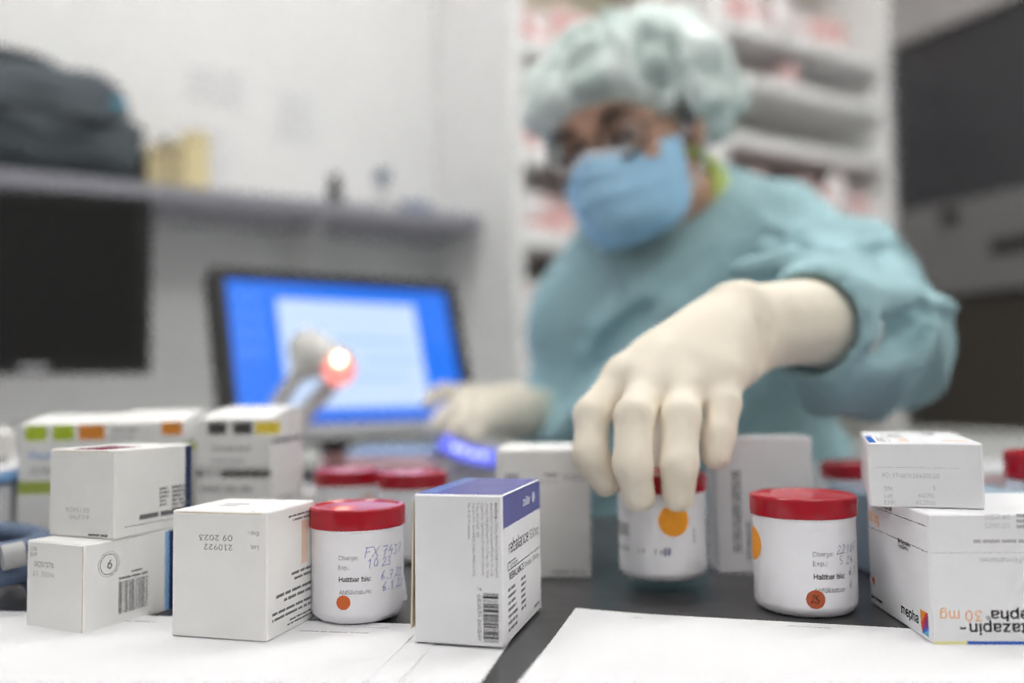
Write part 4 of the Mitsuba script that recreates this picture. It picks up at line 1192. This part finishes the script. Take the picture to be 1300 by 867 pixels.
# ---------------------------------------------------------------- barcode scanner in its stand
k = thing("barcode_scanner", "pale grey barcode scanner glowing red, held in its stand before the touch screen", "scanner")
SY = 0.93
hd0, hd1 = at(392, 442, SY + 0.02), at(426, 462, SY - 0.02)
leg = lambda pts, r, key: put(k + "__" + key, tube(spline([at(*p) for p in pts], 24), r, 14), "m_light_plastic", True)
G, lo = grid_points(np.minimum(hd0, hd1) - 0.06, np.maximum(hd0, hd1) + 0.06, 0.004)
D = smin(capsule(G, hd0, hd1, 0.019, 0.021), capsule(G, hd0, at(386, 470, SY), 0.017, 0.012), 0.015)
put(k + "__head", surface_nets(D, lo, 0.004), "m_light_plastic", True)
leg([(386, 462, SY), (368, 490, SY), (352, 515, SY), (346, 560, SY)], 0.0085, "handle")
leg([(424, 474, SY), (410, 500, SY), (392, 518, SY), (372, 552, SY), (358, 590, SY)], 0.0095, "stand_arm")
base = at(352, 575, SY)
put(k + "__stand_post", tube([at(350, 556, SY), (base[0], SY, 0.02)], 0.010, 14), "m_light_plastic", 40)
put(k + "__stand_base", lathe([(0, 0.0005), (0.052, 0.0005), (0.052, 0.010), (0.040, 0.018), (0.014, 0.022), (0, 0.022)], 40, frame((base[0], SY, 0), (1, 0, 0), (0, 1, 0), (0, 0, 1))), "m_light_plastic", 35)
wd_ = hd1 - hd0
wd_ /= np.linalg.norm(wd_)
nose = hd1 + np.array([0.35, -0.93, -0.05]) / np.linalg.norm([0.35, -0.93, -0.05]) * 0.0205


def disc_at(c, n, r, t):
    m = trimesh.creation.cylinder(r, t, sections=40)
    n = np.asarray(n, float) / np.linalg.norm(n)
    m.apply_transform(trimesh.geometry.align_vectors((0, 0, 1), n))
    m.apply_translation(c)
    return m


NRM = np.array([0.35, -0.93, -0.05])
put(k + "__scan_window", disc_at(nose - np.array([0, 0, 0.006]), NRM, 0.0165, 0.004), "m_light_plastic", emit=(1.1, 0.09, 0.06), label="red glowing window")
put(k + "__lamp", disc_at(nose + NRM * 0.003 + np.array([0.000, 0, 0.005]), NRM, 0.0055, 0.003), "m_light_plastic", emit=(16.0, 7.0, 4.2), label="bright lamp")

# ---------------------------------------------------------------- papers, folder and blue-lit device between screen and jars
px0, px1 = at(418, 590, 0.86)[0], at(530, 590, 0.86)[0]
k = thing("paper_stack", "stack of white and pink forms with a blue folder on top, below the touch screen", "paper stack")
for i, (z0, z1, m, nm, dx) in enumerate(((0.0005, 0.016, "m_carton_cool", "white_forms", 0.0), (0.0162, 0.034, "m_pack_white", "pale_forms", 0.006), (0.0342, 0.052, "m_pink", "pink_forms", -0.004))):
    put(k + "__" + nm, bbox(px0 + dx, px1 + 0.02 + dx, 0.835 + dx, 0.97, z0, z1, None, 0.001), m)
k = thing("folder", "thin blue folder lying on the pink forms below the touch screen", "folder")
put(k + "__cover", bbox(px0 + 0.015, px1 + 0.018, 0.85, 0.965, 0.0523, 0.0575, None, 0.001), "m_folder_blue")
k = thing("pen_cup", "small brown-red cup standing left of the paper stack, below the scanner", "cup")
cpt = at(427, 590, 0.82)
put(k + "__cup", lathe([(0, 0.0005), (0.008, 0.0005), (0.010, 0.060), (0.0085, 0.060), (0.007, 0.004), (0, 0.004)], 24, frame((cpt[0], 0.815, 0.0), (1, 0, 0), (0, 1, 0), (0, 0, 1))), mat("m_cup", (0.36, 0.20, 0.20), 0.5, 0.3), 40)

k = thing("label_printer", "low grey device with a curved strip of blue light, under the reaching right hand", "printer")
PY = 0.872
pl = [at(u, v, PY) for u, v in ((560, 558), (580, 570), (605, 578), (632, 581))]
cx = pl[1][0]
put(k + "__body", bbox(pl[0][0] - 0.012, pl[3][0] + 0.02, PY + 0.004, PY + 0.06, 0.0005, pl[3][2] - 0.012, None, 0.006), "m_grey_plastic", 30)
put(k + "__light_strip", tube(spline(pl, 30), 0.0082, 12), "m_black_screen", True, emit=(0.20, 0.24, 1.35), label="curved blue light strip")
put(k + "__strip_holder", tube(spline([p + np.array([0, 0.012, -0.008]) for p in pl], 30), 0.011, 12), "m_grey_plastic", True)
for u, v in ((578, 568), (588, 571), (601, 576), (614, 578)):
    p = at(u, v, PY - 0.006)
    put(k + "__lamp", disc_at(p - np.array([0, 0.0025, 0]), (0, -1, 0.1), 0.0026, 0.002), "m_black_screen", emit=(1.6, 1.8, 4.2))

# ---------------------------------------------------------------- dark cabinet at the right, its front towards the person
Q = UNIT + (UW + 0.012) * E1 + 0.0 * E2
CW = 0.72
CM = frame(Q + 0.30 * E2 * 0 , -E2, E1, (0, 0, 1))            # x runs towards the camera along the front, y into the cabinet
hz = lambda v, px=1150: at(px, v, (Q + 0.02 * -E2)[1])[2]
z_soff, z_mid, z_low, z_bench = hz(58), hz(268), hz(380), hz(560)
k = thing("fume_cabinet", "tall dark cabinet with a black window and grey panel, right of the shelves", "cabinet")
put(k + "__carcass", bbox(0.0, CW, 0.025, 0.40, FLOOR, 1.35, CM, 0.002), "m_dark_brown")
put(k + "__top_panel", bbox(0.0, CW, -0.012, 0.024, z_soff, 1.35, CM, 0.002), "m_panel_soffit")
put(k + "__upper_window", bbox(0.003, CW - 0.003, 0.004, 0.022, z_mid + 0.002, z_soff - 0.002, CM, 0.002), "m_dark_glass")
put(k + "__control_panel", bbox(0.003, CW - 0.003, -0.004, 0.022, z_low, z_mid, CM, 0.002), "m_panel_grey")
put(k + "__lower_opening", bbox(0.003, CW - 0.003, 0.015, 0.023, z_bench + 0.03, z_low - 0.002, CM, 0.002), "m_dark_brown")


def cab_s(px):
    d = ray(px, 300)[:2]
    A = np.array([[d[0], E2[0]], [d[1], E2[1]]])
    return np.linalg.solve(A, Q[:2])[1]


kp = at(1210, 274, (Q - cab_s(1210) * E2)[1])
put(k + "__knob", disc_at(kp - E1 * 0.012, -E1, 0.017, 0.018), "m_black_plastic", 30)
sp0 = cab_s(1258)
zz = at(1275, 312, (Q - cab_s(1275) * E2)[1])[2]
put(k + "__vent_slot", bbox(sp0, sp0 + 0.12, -0.007, -0.002, zz - 0.017, zz + 0.017, CM, 0.001), "m_black_plastic")
put(k + "__sill", bbox(0.004, CW, -0.10, 0.022, z_bench - 0.03, z_bench + 0.028, CM, 0.003), "m_desk")
# pale bench in front of the cabinet
k = thing("side_bench", "pale grey side bench before the dark cabinet at the right", "bench")
put(k + "__top", bbox(0.02, CW - 0.02, -0.34, -0.104, z_bench - 0.035, z_bench, CM, 0.002), "m_desk")
for sx_ in (0.06, CW - 0.06):
    put(k + "__leg", bbox(sx_ - 0.02, sx_ + 0.02, -0.32, -0.28, FLOOR, z_bench - 0.035, CM, 0.002), "m_grey_plastic")

# ---------------------------------------------------------------- the person
P_ = thing("person", "person in teal gown, gloves, mask and cap reaching over the bench", "person")


def rot(axis, deg):
    return trimesh.transformations.rotation_matrix(math.radians(deg), axis)[:3, :3]


# head frame: columns are the person's own left (image right), the back of the head, and up
HC = at(794, 176, 0.945)
HR = rot((0, 1, 0), -13) @ rot((0, 0, 1), -33) @ rot((1, 0, 0), 13)
hp = lambda r, f, u: HC + HR @ np.array([r, -f, u])      # r: image right, f: forward out of the face, u: up
LEFT_SH, RIGHT_SH = at(1000, 328, 1.00), at(752, 400, 1.06)
CHEST, HIP = at(875, 430, 1.04), at(885, 640, 1.06)
NECK0, NECK1 = hp(0.0, -0.030, -0.070), at(876, 268, 1.04)
L_ELBOW, L_WRIST = at(1140, 436, 0.715), at(985, 408, 0.565)
R_ELBOW, R_WRIST = at(716, 520, 1.10), at(668, 530, 1.01)
hipz = -0.02
L_HIP, R_HIP = np.array([HIP[0] + 0.085, HIP[1] + 0.03, hipz]), np.array([HIP[0] - 0.085, HIP[1] + 0.03, hipz])


def head_sdf(G):
    q = (G - HC.astype(np.float32)) @ HR.astype(np.float32)      # head coordinates (r, back, u)
    q = q * np.array([1, -1, 1], np.float32)
    d = ellipsoid(q, (0, -0.014, 0.036), (0.071, 0.095, 0.090))
    d = smin(d, ellipsoid(q, (0, 0.022, -0.040), (0.056, 0.066, 0.072)), 0.03)
    d = smin(d, capsule(q, (0, 0.060, -0.084), (0, 0.064, -0.086), 0.021, 0.022), 0.02)       # chin
    d = smin(d, capsule(q, (0, 0.084, 0.004), (0, 0.104, -0.030), 0.007, 0.013), 0.012)       # nose
    d = smin(d, capsule(q, (-0.030, 0.078, 0.020), (0.030, 0.078, 0.020), 0.010, 0.010), 0.014)  # brow
    for s in (-1, 1):
        d = smin(d, ellipsoid(q, (s * 0.036, 0.070, -0.024), (0.024, 0.020, 0.018)), 0.015)     # cheek
        d = smax(d, -ellipsoid(q, (s * 0.031, 0.094, 0.003), (0.017, 0.014, 0.010)), 0.008)      # eye socket
        d = smin(d, ellipsoid(q, (s * 0.031, 0.076, 0.001), (0.0135, 0.0125, 0.0105)), 0.004)    # closed-down lid
        d = smin(d, ellipsoid(q, (s * 0.074, -0.012, -0.012), (0.009, 0.019, 0.031)), 0.006)     # ear
    d = smin(d, capsule(q, (-0.020, 0.083, -0.060), (0.020, 0.083, -0.060), 0.009, 0.009), 0.012)  # mouth
    return d


# body: one surface from the crown to the feet (inside gown and gloves)
lo, hi = np.minimum.reduce([HC - 0.16, R_WRIST - 0.08, L_WRIST - 0.08, L_HIP - 0.2]), np.maximum.reduce([HC + 0.16, L_ELBOW + 0.1, R_ELBOW + 0.1, L_HIP + 0.2])
lo[2] = FLOOR - 0.02
G, org = grid_points(lo, hi, 0.0065)
D = head_sdf(G)
D = smin(D, capsule(G, NECK0, NECK1, 0.052, 0.058), 0.02)
D = smin(D, capsule(G, LEFT_SH, RIGHT_SH, 0.050, 0.050), 0.03)
D = smin(D, ellipsoid(G, CHEST, (0.125, 0.075, 0.16)), 0.04)
D = smin(D, capsule(G, CHEST, HIP, 0.09, 0.10), 0.04)
D = smin(D, capsule(G, L_HIP, R_HIP, 0.075, 0.075), 0.04)
D = chain(G, [LEFT_SH, L_ELBOW, L_WRIST], [0.036, 0.022, 0.014], 0.004, D)
D = chain(G, [RIGHT_SH, R_ELBOW, R_WRIST], [0.036, 0.024, 0.015], 0.004, D)
for Hh, sx_ in ((L_HIP, 1), (R_HIP, -1)):
    knee, ank = np.array([Hh[0] + 0.01 * sx_, Hh[1], -0.45]), np.array([Hh[0] + 0.01 * sx_, Hh[1] + 0.03, FLOOR + 0.075])
    D = chain(G, [Hh, knee, ank], [0.072, 0.050, 0.034], 0.02, D)
    D = smin(D, capsule(G, ank + np.array([0, 0, -0.04]), ank + np.array([0.0, -0.14, -0.045]), 0.034, 0.030), 0.02)
body = surface_nets(D, org, 0.0065)
body.apply_translation((0, 0, max(0.0, FLOOR + 0.001 - body.bounds[0][2])))
put(P_ + "__body", body, "m_skin", True, label="skin of brow, cheek and neck")


# gown: torso, skirt and both sleeves in one soft surface with folds
def ridge(G, pts, r, base, k):
    return smin(base, chain(G, pts, [r] * len(pts), 0.01), k)


lo = np.minimum.reduce([R_WRIST - 0.07, CHEST - 0.30, L_WRIST - 0.09])
hi = np.maximum.reduce([L_ELBOW + 0.12, CHEST + 0.30, LEFT_SH + 0.10])
lo[2] = -0.62
hi[2] = LEFT_SH[2] + 0.12
GH = 0.0055
G, org = grid_points(lo, hi, GH)
D = capsule(G, LEFT_SH, RIGHT_SH, 0.066, 0.062)
D = smin(D, ellipsoid(G, CHEST + np.array([0, -0.005, 0.02]), (0.165, 0.108, 0.20)), 0.05)
D = smin(D, capsule(G, NECK1 + np.array([0, 0.01, -0.05]), NECK1 + np.array([0.0, 0.0, -0.005]), 0.085, 0.066), 0.04)
tor = lambda z: np.array([HIP[0], HIP[1], z])
q = (G - tor(0).astype(np.float32)) * np.array([0.62, 1, 1], np.float32)
D = smin(D, chain(q, [(0, 0, CHEST[2]), (0, 0, -0.10), (0, 0.0, -0.60)], [0.105, 0.112, 0.150], 0.04), 0.05)
# the raised arm: wide sleeve from shoulder to elbow to cuff
CUFF = at(1046, 412, 0.618)
EL = at(1138, 438, 0.715)
D = smin(D, chain(G, [LEFT_SH, at(1078, 366, 0.86), EL], [0.066, 0.056, 0.044], 0.03), 0.03)
D = smin(D, chain(G, [EL, at(1092, 432, 0.66), CUFF], [0.044, 0.047, 0.039], 0.02), 0.02)
# folds of the sleeve (ridges and hollows of cloth)
D = ridge(G, [at(940, 340, 0.665), at(1005, 332, 0.645), at(1075, 338, 0.642), at(1140, 366, 0.665), at(1188, 392, 0.69)], 0.0055, D, 0.012)
D = ridge(G, [at(1086, 352, 0.632), at(1076, 400, 0.604), at(1062, 440, 0.598), at(1056, 472, 0.606)], 0.005, D, 0.008)
D = ridge(G, [at(1184, 386, 0.685), at(1196, 430, 0.70), at(1172, 472, 0.69), at(1126, 505, 0.668)], 0.008, D, 0.012)
D = ridge(G, [at(1000, 300, 0.90), at(1060, 297, 0.86), at(1116, 302, 0.82), at(1138, 340, 0.77), at(1150, 366, 0.73)], 0.011, D, 0.014)
D = ridge(G, [at(975, 318, 0.86), at(1030, 318, 0.80), at(1090, 342, 0.735)], 0.010, D, 0.020)
D = ridge(G, [at(1050, 500, 0.64), at(1105, 510, 0.66), at(1150, 492, 0.69)], 0.009, D, 0.014)
D = smax(D, -chain(G, [at(1176, 388, 0.642), at(1132, 432, 0.598), at(1092, 476, 0.590)], [0.013, 0.016, 0.008], 0.01), 0.006)
# her other sleeve
D = smin(D, chain(G, [RIGHT_SH, R_ELBOW, R_WRIST + (R_ELBOW - R_WRIST) * 0.30], [0.062, 0.052, 0.034], 0.03), 0.03)
# diagonal folds across the chest from the raised shoulder to the other hip
for a, b, rr in ((((960, 300, 0.955), (850, 400, 0.925)), ((770, 490, 0.93), (712, 560, 0.95)), 0.010), (((985, 330, 0.95), (905, 420, 0.925)), ((820, 510, 0.93), (760, 590, 0.945)), 0.009),
                 (((905, 285, 0.97), (800, 370, 0.95)), ((735, 450, 0.965), (702, 510, 0.98)), 0.008), (((1010, 420, 0.96), (950, 490, 0.94)), ((880, 560, 0.94), (840, 640, 0.95)), 0.010)):
    D = ridge(G, [at(*a[0]) - np.array([0, .012, 0]), at(*a[1]) - np.array([0, .012, 0]), at(*b[0]) - np.array([0, .012, 0]), at(*b[1]) - np.array([0, .012, 0])], rr * 1.3, D, 0.02)
dirq = (G[..., 0] * 0.60 - G[..., 2] * 0.80)
al = (G[..., 0] * 0.80 + G[..., 2] * 0.60)
nz = meshkit.noise(np.stack([dirq * 13, al * 2.6, G[..., 1] * 4], -1), 3)
seed_rng = np.random.default_rng(21)
seeds = np.array([at(u, v, y) for u, v, y in zip(seed_rng.uniform(940, 1215, 34), seed_rng.uniform(270, 520, 34), seed_rng.uniform(0.58, 0.92, 34))], np.float32)
f1, f2 = np.full(G.shape[:3], 9.0, np.float32), np.full(G.shape[:3], 9.0, np.float32)
for sd in seeds:
    dd = np.sqrt((((G - sd) * np.array([1, 0.75, 1.15], np.float32)) ** 2).sum(-1))
    f2 = np.minimum(f2, np.maximum(f1, dd))
    f1 = np.minimum(f1, dd)
crease = np.clip((f2 - f1) / 0.022, 0, 1)
nz2 = meshkit.noise(np.stack([dirq * 30 + G[..., 1] * 12, al * 9, G[..., 1] * 14 + G[..., 2] * 10], -1), 8)
near = np.abs(D) < 0.05
arm = np.clip((G[..., 0] - 0.22) / 0.06, 0, 1) * np.clip((0.97 - G[..., 1]) / 0.1, 0, 1)
D = (D + np.where(near, (1 - arm) * 0.028 * (np.abs(nz - 0.5) * 2 - 0.35) + 0.005 * (np.abs(nz2 - 0.5) * 2 - 0.35) + 0.009 * arm * (crease - 0.5), 0)).astype(np.float32)
# cuff opening
D = smax(D, -capsule(G, L_WRIST + (CUFF - L_WRIST) * -0.2, CUFF + (EL - CUFF) * 0.12, 0.040, 0.030), 0.006)
# neck opening
D = smax(D, -capsule(G, NECK1 + np.array([0, -0.006, 0.0]), NECK0 + np.array([0, -0.01, 0.02]), 0.050, 0.070), 0.006)
gown = surface_nets(D, org, GH)
parts_ = gown.split(only_watertight=False)
gown = max(parts_, key=lambda m: len(m.faces))
gown = relax(gown, 3)
put(P_ + "__gown", gown, "m_gown", True, label="teal surgical gown")

# white knit cuff, lime collar
cu = (CUFF - L_WRIST) / np.linalg.norm(CUFF - L_WRIST)
put(P_ + "__inner_cuff", tube([L_WRIST + (CUFF - L_WRIST) * 0.75, CUFF + cu * 0.02], [0.030, 0.034], 28), "m_cuff", 40, label="white knit cuff inside the sleeve")
a = np.linspace(0, 2 * math.pi, 40, endpoint=False)
nb = NECK1 + (NECK0 - NECK1) * 0.42
ax = (NECK0 - NECK1) / np.linalg.norm(NECK0 - NECK1)
e1 = np.cross(ax, (0, 1, 0))
e1 /= np.linalg.norm(e1)
e2 = np.cross(ax, e1)
ring = np.array([nb + 0.0580 * math.cos(t) * e1 + 0.0570 * math.sin(t) * e2 for t in a])
put(P_ + "__collar", tube(ring, 0.012, 10, True), "m_collar", True, label="lime green collar")


# bouffant cap
def cap_part():
    lo, hi = HC - 0.17, HC + 0.19
    G, org = grid_points(lo, hi, 0.004)
    q = (G - HC.astype(np.float32)) @ HR.astype(np.float32) * np.array([1, -1, 1], np.float32)
    c = np.array([0.004, -0.030, 0.056], np.float32)
    d = ellipsoid(q, c, (0.112, 0.124, 0.076))
    d = smin(d, ellipsoid(q, (0.075, -0.060, 0.022), (0.052, 0.066, 0.056)), 0.03)
    n = q - c
    az = np.arctan2(n[..., 0], n[..., 1])
    el = np.arctan2(n[..., 2], np.linalg.norm(n[..., :2], axis=-1))
    w = meshkit.noise(np.stack([np.sin(az) * 4.2 + 9, np.cos(az) * 4.2 + 9, el * 2.2 + 3], -1), 5)
    w2 = meshkit.noise(np.stack([np.sin(az) * 9 + 20, np.cos(az) * 9 + 20, el * 4 + 3], -1), 9)
    d = d - 0.020 * (np.abs(w - 0.5) * 2 - 0.35) - 0.007 * (np.abs(w2 - 0.5) * 2 - 0.4)
    hemline = q[..., 2] - (-0.022 + 0.66 * np.clip(q[..., 1], -0.09, 0.12) + 0.18 * np.clip(q[..., 1] - 0.05, 0, 1))
    d = smax(d, -hemline, 0.022)
    return surface_nets(d.astype(np.float32), org, 0.004)


put(P_ + "__bouffant_cap", cap_part(), "m_cap", True, label="pale green gathered bouffant cap")
# dark hair showing at the temple below the cap
put(P_ + "__hair", join(tube(spline([hp(0.067, 0.038, 0.040), hp(0.0765, 0.018, 0.012), hp(0.077, 0.008, -0.012)], 16), 0.005, 8), tube(spline([hp(-0.060, 0.050, 0.036), hp(-0.068, 0.036, 0.022)], 12), 0.003, 8)), "m_hair", True, kind="stuff")
# eyebrows, eyes
for s in (-1, 1):
    put(P_ + "__eyebrow", tube(spline([hp(s * 0.014, 0.0925, 0.0215), hp(s * 0.030, 0.090, 0.0265), hp(s * 0.048, 0.078, 0.020)], 14), [0.002] * 2 + [0.0036] * 8 + [0.002] * 4, 8), "m_hair", True)
    put(P_ + "__eyelashes", tube(spline([hp(s * 0.015, 0.0865, -0.003), hp(s * 0.024, 0.0895, -0.0066), hp(s * 0.033, 0.0893, -0.0072), hp(s * 0.047, 0.0805, -0.001)], 18), [0.0016] * 3 + [0.0030] * 12 + [0.0016] * 3, 8), "m_hair", True)
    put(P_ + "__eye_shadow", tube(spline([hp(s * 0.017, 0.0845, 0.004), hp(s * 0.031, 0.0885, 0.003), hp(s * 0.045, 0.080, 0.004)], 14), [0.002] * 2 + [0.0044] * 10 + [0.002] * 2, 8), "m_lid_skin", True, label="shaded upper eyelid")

# glasses
gl = P_ + "__glasses"
fr, ln = [], []
for s in (-1, 1):
    a = np.linspace(0, 2 * math.pi, 36, endpoint=False)
    ring = np.array([hp(s * (0.032 + 0.0245 * math.copysign(abs(math.cos(t)) ** 0.8, math.cos(t))), 0.1015 - 0.22 * abs(0.0245 * math.cos(t)) - (0.010 if math.cos(t) > 0.6 else 0.0), -0.002 + 0.0185 * math.sin(t)) for t in a])
    fr.append(tube(ring, 0.0023, 8, True))
    cen = ring.mean(0)
    v = np.vstack([ring, ring - HR @ np.array([0, -0.001, 0])])
    tri = [(i, (i + 1) % 36, 72) for i in range(36)] + [((i + 1) % 36 + 36, i + 36, 73) for i in range(36)]
    ln.append(trimesh.Trimesh(np.vstack([v, cen, cen - HR @ np.array([0, -0.001, 0])]), tri, process=False))
put(gl + "__rim", fr[0], "m_frame", True)
put(gl + "__rim", fr[1], "m_frame", True)
put(gl + "__bridge", tube(spline([hp(-0.0085, 0.1015, 0.004), hp(0, 0.104, 0.008), hp(0.0085, 0.1015, 0.004)], 10), 0.0015, 8), "m_frame", True)
for s in (-1, 1):
    put(gl + "__temple_arm", tube(spline([hp(s * 0.0565, 0.088, 0.003), hp(s * 0.072, 0.045, 0.004), hp(s * 0.078, -0.005, 0.002)], 16), 0.0017, 8), "m_frame", True)
for m in ln:
    put(gl + "__lens", m, "m_glass")

# face mask with pleats
nu, nv = 41, 33
g = np.zeros((nv, nu, 3))
for j, v in enumerate(np.linspace(0, 1, nv)):
    for i, u in enumerate(np.linspace(-1, 1, nu)):
        c_ = 1 - u * u
        top = -0.018 + 0.012 * max(0.0, 1 - abs(u) / 0.45) + 0.004 * (1 - abs(u))
        bot = -0.082 - 0.026 * c_ ** 0.6
        z = top + (bot - top) * v
        width = 0.0690 - 0.010 * v * v
        phi = u * 1.36
        fwd = 0.010 + (0.092 - 0.006 * v) * max(math.cos(phi), 0.0) ** 0.85
        fwd += 0.012 * math.exp(-(u / 0.28) ** 2) * (1 - v) ** 0.7 + 0.014 * c_ * math.sin(math.pi * v) - 0.020 * c_ * max(0.0, v - 0.8) / 0.2
        pl_ = (v * 4.0) % 1.0
        fwd += 0.0035 * (pl_ - 0.5) * c_ * (1 if 0.12 < v < 0.92 else 0)
        g[j, i] = hp(width * math.sin(phi) / math.sin(1.36), fwd, z)
mask = solidify(g[:, ::-1], 0.0014)
put(P_ + "__face_mask", mask, "m_mask", True, label="light blue pleated face mask")
strip = solidify(g[0:3, 6:-6][:, ::-1] + (HR @ np.array([0, -0.0014, 0]))[None, None], 0.0012)
put(P_ + "__face_mask__nose_strip", strip, "m_mask_white", True, label="white upper edge")
for s in (-1, 1):
    ii = -1 if s > 0 else 0
    put(P_ + "__face_mask__ear_loop", tube(spline([g[2, ii], hp(s * 0.080, -0.002, -0.004), hp(s * 0.079, -0.026, 0.004)], 16), 0.0015, 8), "m_mask_white", True)
    put(P_ + "__face_mask__ear_loop", tube(spline([g[-4, ii], hp(s * 0.078, -0.002, -0.045), hp(s * 0.079, -0.028, -0.012)], 16), 0.0015, 8), "m_mask_white", True)

# ---------------------------------------------------------------- gloved hands
A = at
GL = 0.0018
fing = {
    "index": [A(792, 478, 0.523), A(752, 526, 0.504), A(750, 578, 0.494), A(769, 612, 0.499)],
    "middle": [A(826, 488, 0.510), A(805, 528, 0.483), A(803, 590, 0.473), A(811, 629, 0.4795)],
    "ring": [A(868, 492, 0.506), A(865, 528, 0.483), A(862, 588, 0.472), A(861, 629, 0.4775)],
    "pinky": [A(918, 478, 0.512), A(918, 512, 0.499), A(912, 552, 0.490), A(909, 577, 0.486)],
}
rad = {"index": [0.0112, 0.0104, 0.0100, 0.0086], "middle": [0.0116, 0.0108, 0.0104, 0.0092], "ring": [0.0112, 0.0104, 0.0100, 0.0090], "pinky": [0.0106, 0.0098, 0.0092, 0.0086]}
WR = A(962, 408, 0.562)
WR2 = A(975, 420, 0.568)
CE = A(1030, 408, 0.606)
lo, hi = A(735, 640, 0.46), A(1048, 345, 0.63)
lo = np.minimum(lo, A(735, 640, 0.50)) - np.array([0.02, 0.02, 0.012])
hi = hi + np.array([0.02, 0.02, 0.02])
G, org = grid_points(lo, hi, GL)
D = None
pal = [(fing["index"][0], 0.0122), (fing["middle"][0], 0.0128), (fing["ring"][0], 0.0124), (fing["pinky"][0], 0.0116)]
wri = [A(930, 402, 0.558), A(944, 407, 0.556), A(950, 420, 0.556), A(946, 436, 0.558)]
for (p, r), w_ in zip(pal, wri):
    c_ = capsule(G, w_, p, 0.0195, r)
    D = c_ if D is None else smin(D, c_, 0.020)
D = smin(D, capsule(G, A(905, 440, 0.545), A(845, 468, 0.528), 0.018, 0.016), 0.02)
fd = None
for nme, pts in fing.items():
    c_ = chain(G, pts, rad[nme], 0.004)
    fd = c_ if fd is None else np.minimum(fd, c_)
D = smin(D, fd, 0.0065)
# thumb, behind the jar
th = [A(930, 420, 0.575), A(868, 470, 0.578), A(846, 530, 0.566), A(846, 585, 0.552)]
D = smin(D, chain(G, th, [0.016, 0.0125, 0.0108, 0.0088], 0.004), 0.008)
# wrist and rolled glove cuff
D = smin(D, capsule(G, A(948, 416, 0.556), WR2, 0.0215, 0.0225), 0.010)
cuff = capsule(G, A(976, 412, 0.567), CE, 0.0275, 0.0302)
axc = (CE - A(968, 412, 0.566)) / np.linalg.norm(CE - A(968, 412, 0.566))
tt = (G - CE.astype(np.float32)) @ axc.astype(np.float32)
cuff = smax(cuff, tt, 0.002)
D = smin(D, cuff, 0.0035)
D = smax(D, -chain(G, [A(958, 366, 0.533), A(966, 390, 0.528), A(969, 420, 0.527), A(966, 456, 0.526)], [0.003, 0.004, 0.004, 0.003], 0.002), 0.009)
# rolled hem ring
rr_ = np.sqrt(np.maximum((((G - CE.astype(np.float32)) ** 2).sum(-1) - tt ** 2), 0))
D = smin(D, np.sqrt((rr_ - 0.0298) ** 2 + tt ** 2) - 0.0016, 0.001)
# creases of the latex
for pts, r in (([A(868, 440, 0.515), A(905, 447, 0.518), A(938, 468, 0.528)], 0.0017), ([A(880, 458, 0.510), A(915, 463, 0.513), A(938, 478, 0.522)], 0.0016), ([A(962, 372, 0.545), A(970, 400, 0.540), A(966, 438, 0.542)], 0.0016),
               ([A(905, 366, 0.545), A(940, 362, 0.545), A(972, 378, 0.548)], 0.0010)):
    D = smin(D, chain(G, pts, [r] * len(pts), 0.001), 0.0035)
nz = meshkit.fbm(G * 70, 2, 4) - 0.5
D = (D + 0.0010 * nz).astype(np.float32)
# keep the fingers from sinking into the jar
jar_d = np.maximum(np.hypot(G[..., 0] - HJX, G[..., 1] - HJY) - (HJR + 0.0002), np.abs(G[..., 2] - (HJZ + HJH / 2)) - HJH / 2 - 0.0002)
D = np.maximum(D, -jar_d)
hand = surface_nets(D, org, GL)
hand = max(hand.split(only_watertight=False), key=lambda m: len(m.faces))
hand = relax(hand, 5)
put(P_ + "__glove", hand, "m_glove", True, label="cream latex glove gripping the jar")

# her right hand, relaxed, pointing to the left over the blue-lit device
Y = 0.985
f2 = [([A(592, 503, Y), A(566, 497, Y - .02), A(550, 503, Y - .035), A(544, 512, Y - .04)], [0.0115, 0.0098, 0.0088, 0.0076]),
      ([A(590, 517, Y - .02), A(566, 526, Y - .045), A(553, 541, Y - .055), A(549, 550, Y - .05)], [0.0115, 0.0100, 0.0090, 0.0078]),
      ([A(598, 530, Y - .035), A(580, 545, Y - .055), A(573, 557, Y - .055), A(573, 564, Y - .045)], [0.0112, 0.0098, 0.0088, 0.0078]),
      ([A(612, 538, Y - .04), A(602, 555, Y - .055), A(599, 565, Y - .05), A(600, 571, Y - .045)], [0.0104, 0.0090, 0.0082, 0.0074])]
WR = A(655, 522, 1.005)
G, org = grid_points(A(535, 590, 0.90) - 0.02, A(700, 480, 1.08) + 0.03, 0.003)
D = None
for (pts, r) in f2:
    c_ = capsule(G, WR, pts[0], 0.023, r[0] + 0.002)
    D = c_ if D is None else smin(D, c_, 0.02)
fd = None
for (pts, r) in f2:
    c_ = chain(G, pts, r, 0.004)
    fd = c_ if fd is None else np.minimum(fd, c_)
D = smin(D, fd, 0.008)
D = smin(D, chain(G, [A(630, 515, 1.0), A(604, 512, 1.02), A(585, 520, 1.01), A(572, 528, 0.995)], [0.017, 0.0125, 0.0108, 0.0088], 0.005), 0.010)
D = smin(D, capsule(G, WR, R_WRIST + (R_ELBOW - R_WRIST) * 0.32, 0.027, 0.031), 0.012)
h2 = surface_nets(D.astype(np.float32), org, 0.003)
h2 = relax(h2, 4)
put(P_ + "__glove", h2, "m_glove", True, label="cream latex glove beside the blue-lit device")
